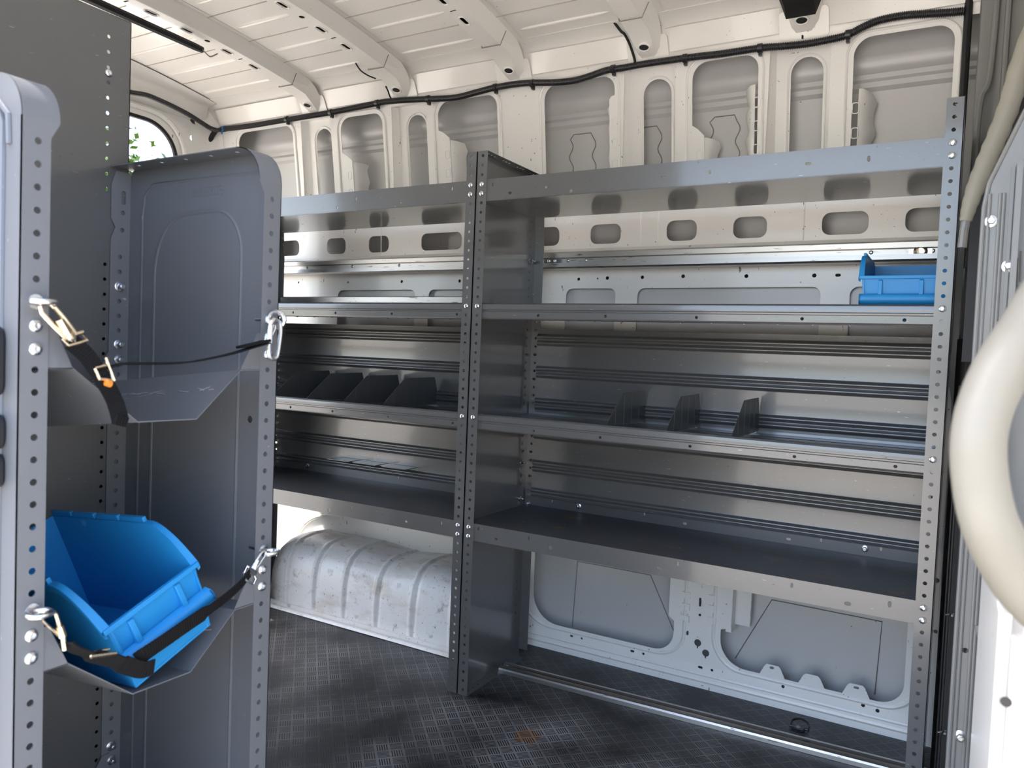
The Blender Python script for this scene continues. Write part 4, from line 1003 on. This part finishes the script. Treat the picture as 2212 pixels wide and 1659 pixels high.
m.ribbon(spline(p, 5), .023, [Vector((.25, 0, 1))]*20+[Vector((.5, -.3, .8))]*16, .0024); SP.append(m.build('webbing', M_WEB, smooth=40))
m = MB(); m.tube([S(197, 1418, XS+.006), S(250, 1411, XS+.006)], .0030, 8); m.tube([S(205, 1408, XS+.002), S(236, 1402, XS+.002)], .0018, 8); m.tube([S(197, 1418, XS+.006), S(205, 1408, XS+.002)], .0018, 8); SP.append(m.build('slide_buckle', M_NICKEL))
m = MB(); m.tube([S(527, 1236), S(533, 1222), S(546, 1236), S(552, 1250), S(546, 1262), S(530, 1252)], .0018, 8, close=True); m.tube([S(533, 1228), S(550, 1238)], .0050, 8); SP.append(m.build('buckle_ring', M_ZINC))
m = MB(); hook(m, S(574, 1190), S(541, 1238), .009, .0017); m.tube([S(556, 1210), S(548, 1232)], .0032, 8); SP.append(m.build('snap_hook', M_ZINC))
for o in SP: o.parent = st2; o.location = -Vector(st2.location)

# ------------------------------------------------------------------ grab handle by the door
gh = MB()
hp = []
for px, py, d, r in ((2330, 560, .60, .026), (2265, 640, .57, .025), (2215, 715, .56, .0235), (2160, 790, .55, .0215), (2122, 870, .545, .0205), (2104, 950, .54, .020), (2108, 1040, .54, .0203), (2128, 1130, .54, .021), (2170, 1215, .545, .0225), (2230, 1290, .55, .0245), (2320, 1360, .56, .026)):
    dd = _f + (px+9-1106)/FPX*_r - (py-829.5)/FPX*_u; hp.append((CAM+dd*d, r))
pts = spline([p for p, r in hp], 6); rr = []
for i in range(len(pts)):
    t = i/(len(pts)-1)*(len(hp)-1); k = min(len(hp)-2, int(t)); rr.append(.88*(hp[k][1]*(1-(t-k))+hp[k+1][1]*(t-k)))
gh.tube(pts, .02, 20, radii=rr)
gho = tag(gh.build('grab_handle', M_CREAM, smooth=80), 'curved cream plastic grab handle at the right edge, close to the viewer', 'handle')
for px, py in ((2200, 1187),):
    dd = _f + (px-1106)/FPX*_r - (py-829.5)/FPX*_u; nut_mb(CAM+dd*.62, (-.1, -1, 0), .0065).build('screw', M_ZINC, gho)

# ------------------------------------------------------------------ outside
gr = MB(); gr.add([(-40, -40, -.62), (40, -40, -.62), (40, 40, -.62), (-40, 40, -.62)], [(0, 1, 2, 3)])
tag(gr.build('ground', M_GROUND), kind='structure')
# open rear door seen through the doorway
od = MB(); od.plate(rrect(-2.55, -.15, -1.90, 1.835, (.07, .09, .03, .03), 8), [slot(-2.01, 1.80, .03, .018), slot(-1.96, 1.75, .014, .02)], .03, lambda x, z, n: Vector((x, .293+(-1.90-x)*.62+n, z)))
tag(od.build('door_1', M_PAINT), kind='structure')
def tree(loc, h, label, seed, n=2600, spread=1.0):
    random.seed(seed); root = empty('tree', loc); tag(root, label, 'tree', None)
    m = MB(); m.tube([(0, 0, 0), (.05, .03, h*.3), (-.05, .02, h*.6), (.04, 0, h*.92)], .1, 10, radii=[.16, .12, .08, .02])
    tips = []
    for k in range(26):
        z = h*random.uniform(.3, .9); a = random.uniform(0, 2*PI); l = h*.38*spread*(1.1-z/h)+.35
        e = Vector((l*math.cos(a), l*math.sin(a), z+l*random.uniform(.3, .8))); m.tube([(0, 0, z), e*.5+Vector((0, 0, z*.5)), e], .03, 6, radii=[.045, .025, .008]); tips.append(e); tips.append(e*.6+Vector((0, 0, z*.4)))
    m.build('trunk', M_BARK, root)
    lf = MB()
    for k in range(n):
        c = random.choice(tips)+Vector((random.gauss(0, .28), random.gauss(0, .28), random.gauss(0, .28)))
        a = Vector((random.uniform(-1, 1), random.uniform(-1, 1), random.uniform(-1, 1))).normalized(); b_ = a.cross(Vector((random.random(), random.random(), random.random()))).normalized()
        s = random.uniform(.06, .12); lf.add([c-a*s, c+b_*s*.5, c+a*s, c-b_*s*.5], [(0, 1, 2, 3)])
    lf.build('foliage', M_LEAF, root, smooth=0)
    return root
def along(px, py, d):
    v = _f + (px-1106)/FPX*_r - (py-829.5)/FPX*_u; return CAM+v*d
for (px, d, h, seed, lab) in ((262, 14, 4.6, 3, 'leafy green tree outside the rear doorway, nearest the dark end panel'), (345, 22, 4.4, 5, 'sparse distant tree outside, low at the right of the rear doorway')):
    p = along(px, 300, d); p.z = -.62; tree(p, h, lab, seed, 9000 if d < 20 else 2500)

# ------------------------------------------------------------------ light
SUN_EL = 64
w = bpy.data.worlds.new('sky'); SC.world = w; w.use_nodes = True
nt = w.node_tree; bg = nt.nodes['Background']
sky = nt.nodes.new('ShaderNodeTexSky'); sky.sky_type = 'NISHITA'; sky.sun_disc = False
sky.sun_elevation = math.radians(SUN_EL); sky.sun_rotation = math.radians(240); sky.air_density = 1.0; sky.dust_density = 2.6; sky.ozone_density = 1.0
nt.links.new(sky.outputs[0], bg.inputs[0]); bg.inputs[1].default_value = .27
sd = bpy.data.lights.new('sun', 'SUN'); so = bpy.data.objects.new('sun', sd); COL.objects.link(so)
sd.energy = 3.1; sd.angle = math.radians(.6); sd.color = (1, .95, .87)
dirv = Vector((.866*math.cos(math.radians(SUN_EL)), .5*math.cos(math.radians(SUN_EL)), -math.sin(math.radians(SUN_EL))))
so.rotation_euler = dirv.to_track_quat('-Z', 'Y').to_euler(); so.location = (-6, -4, 9)
vs = SC.view_settings
SC.display_settings.display_device = 'sRGB'
vs.view_transform = 'Standard'; vs.look = 'None'; vs.gamma = 1; vs.use_curve_mapping = False
vs.exposure = 1.88
SC.cycles.max_bounces = 10; SC.cycles.diffuse_bounces = 6; SC.cycles.glossy_bounces = 5
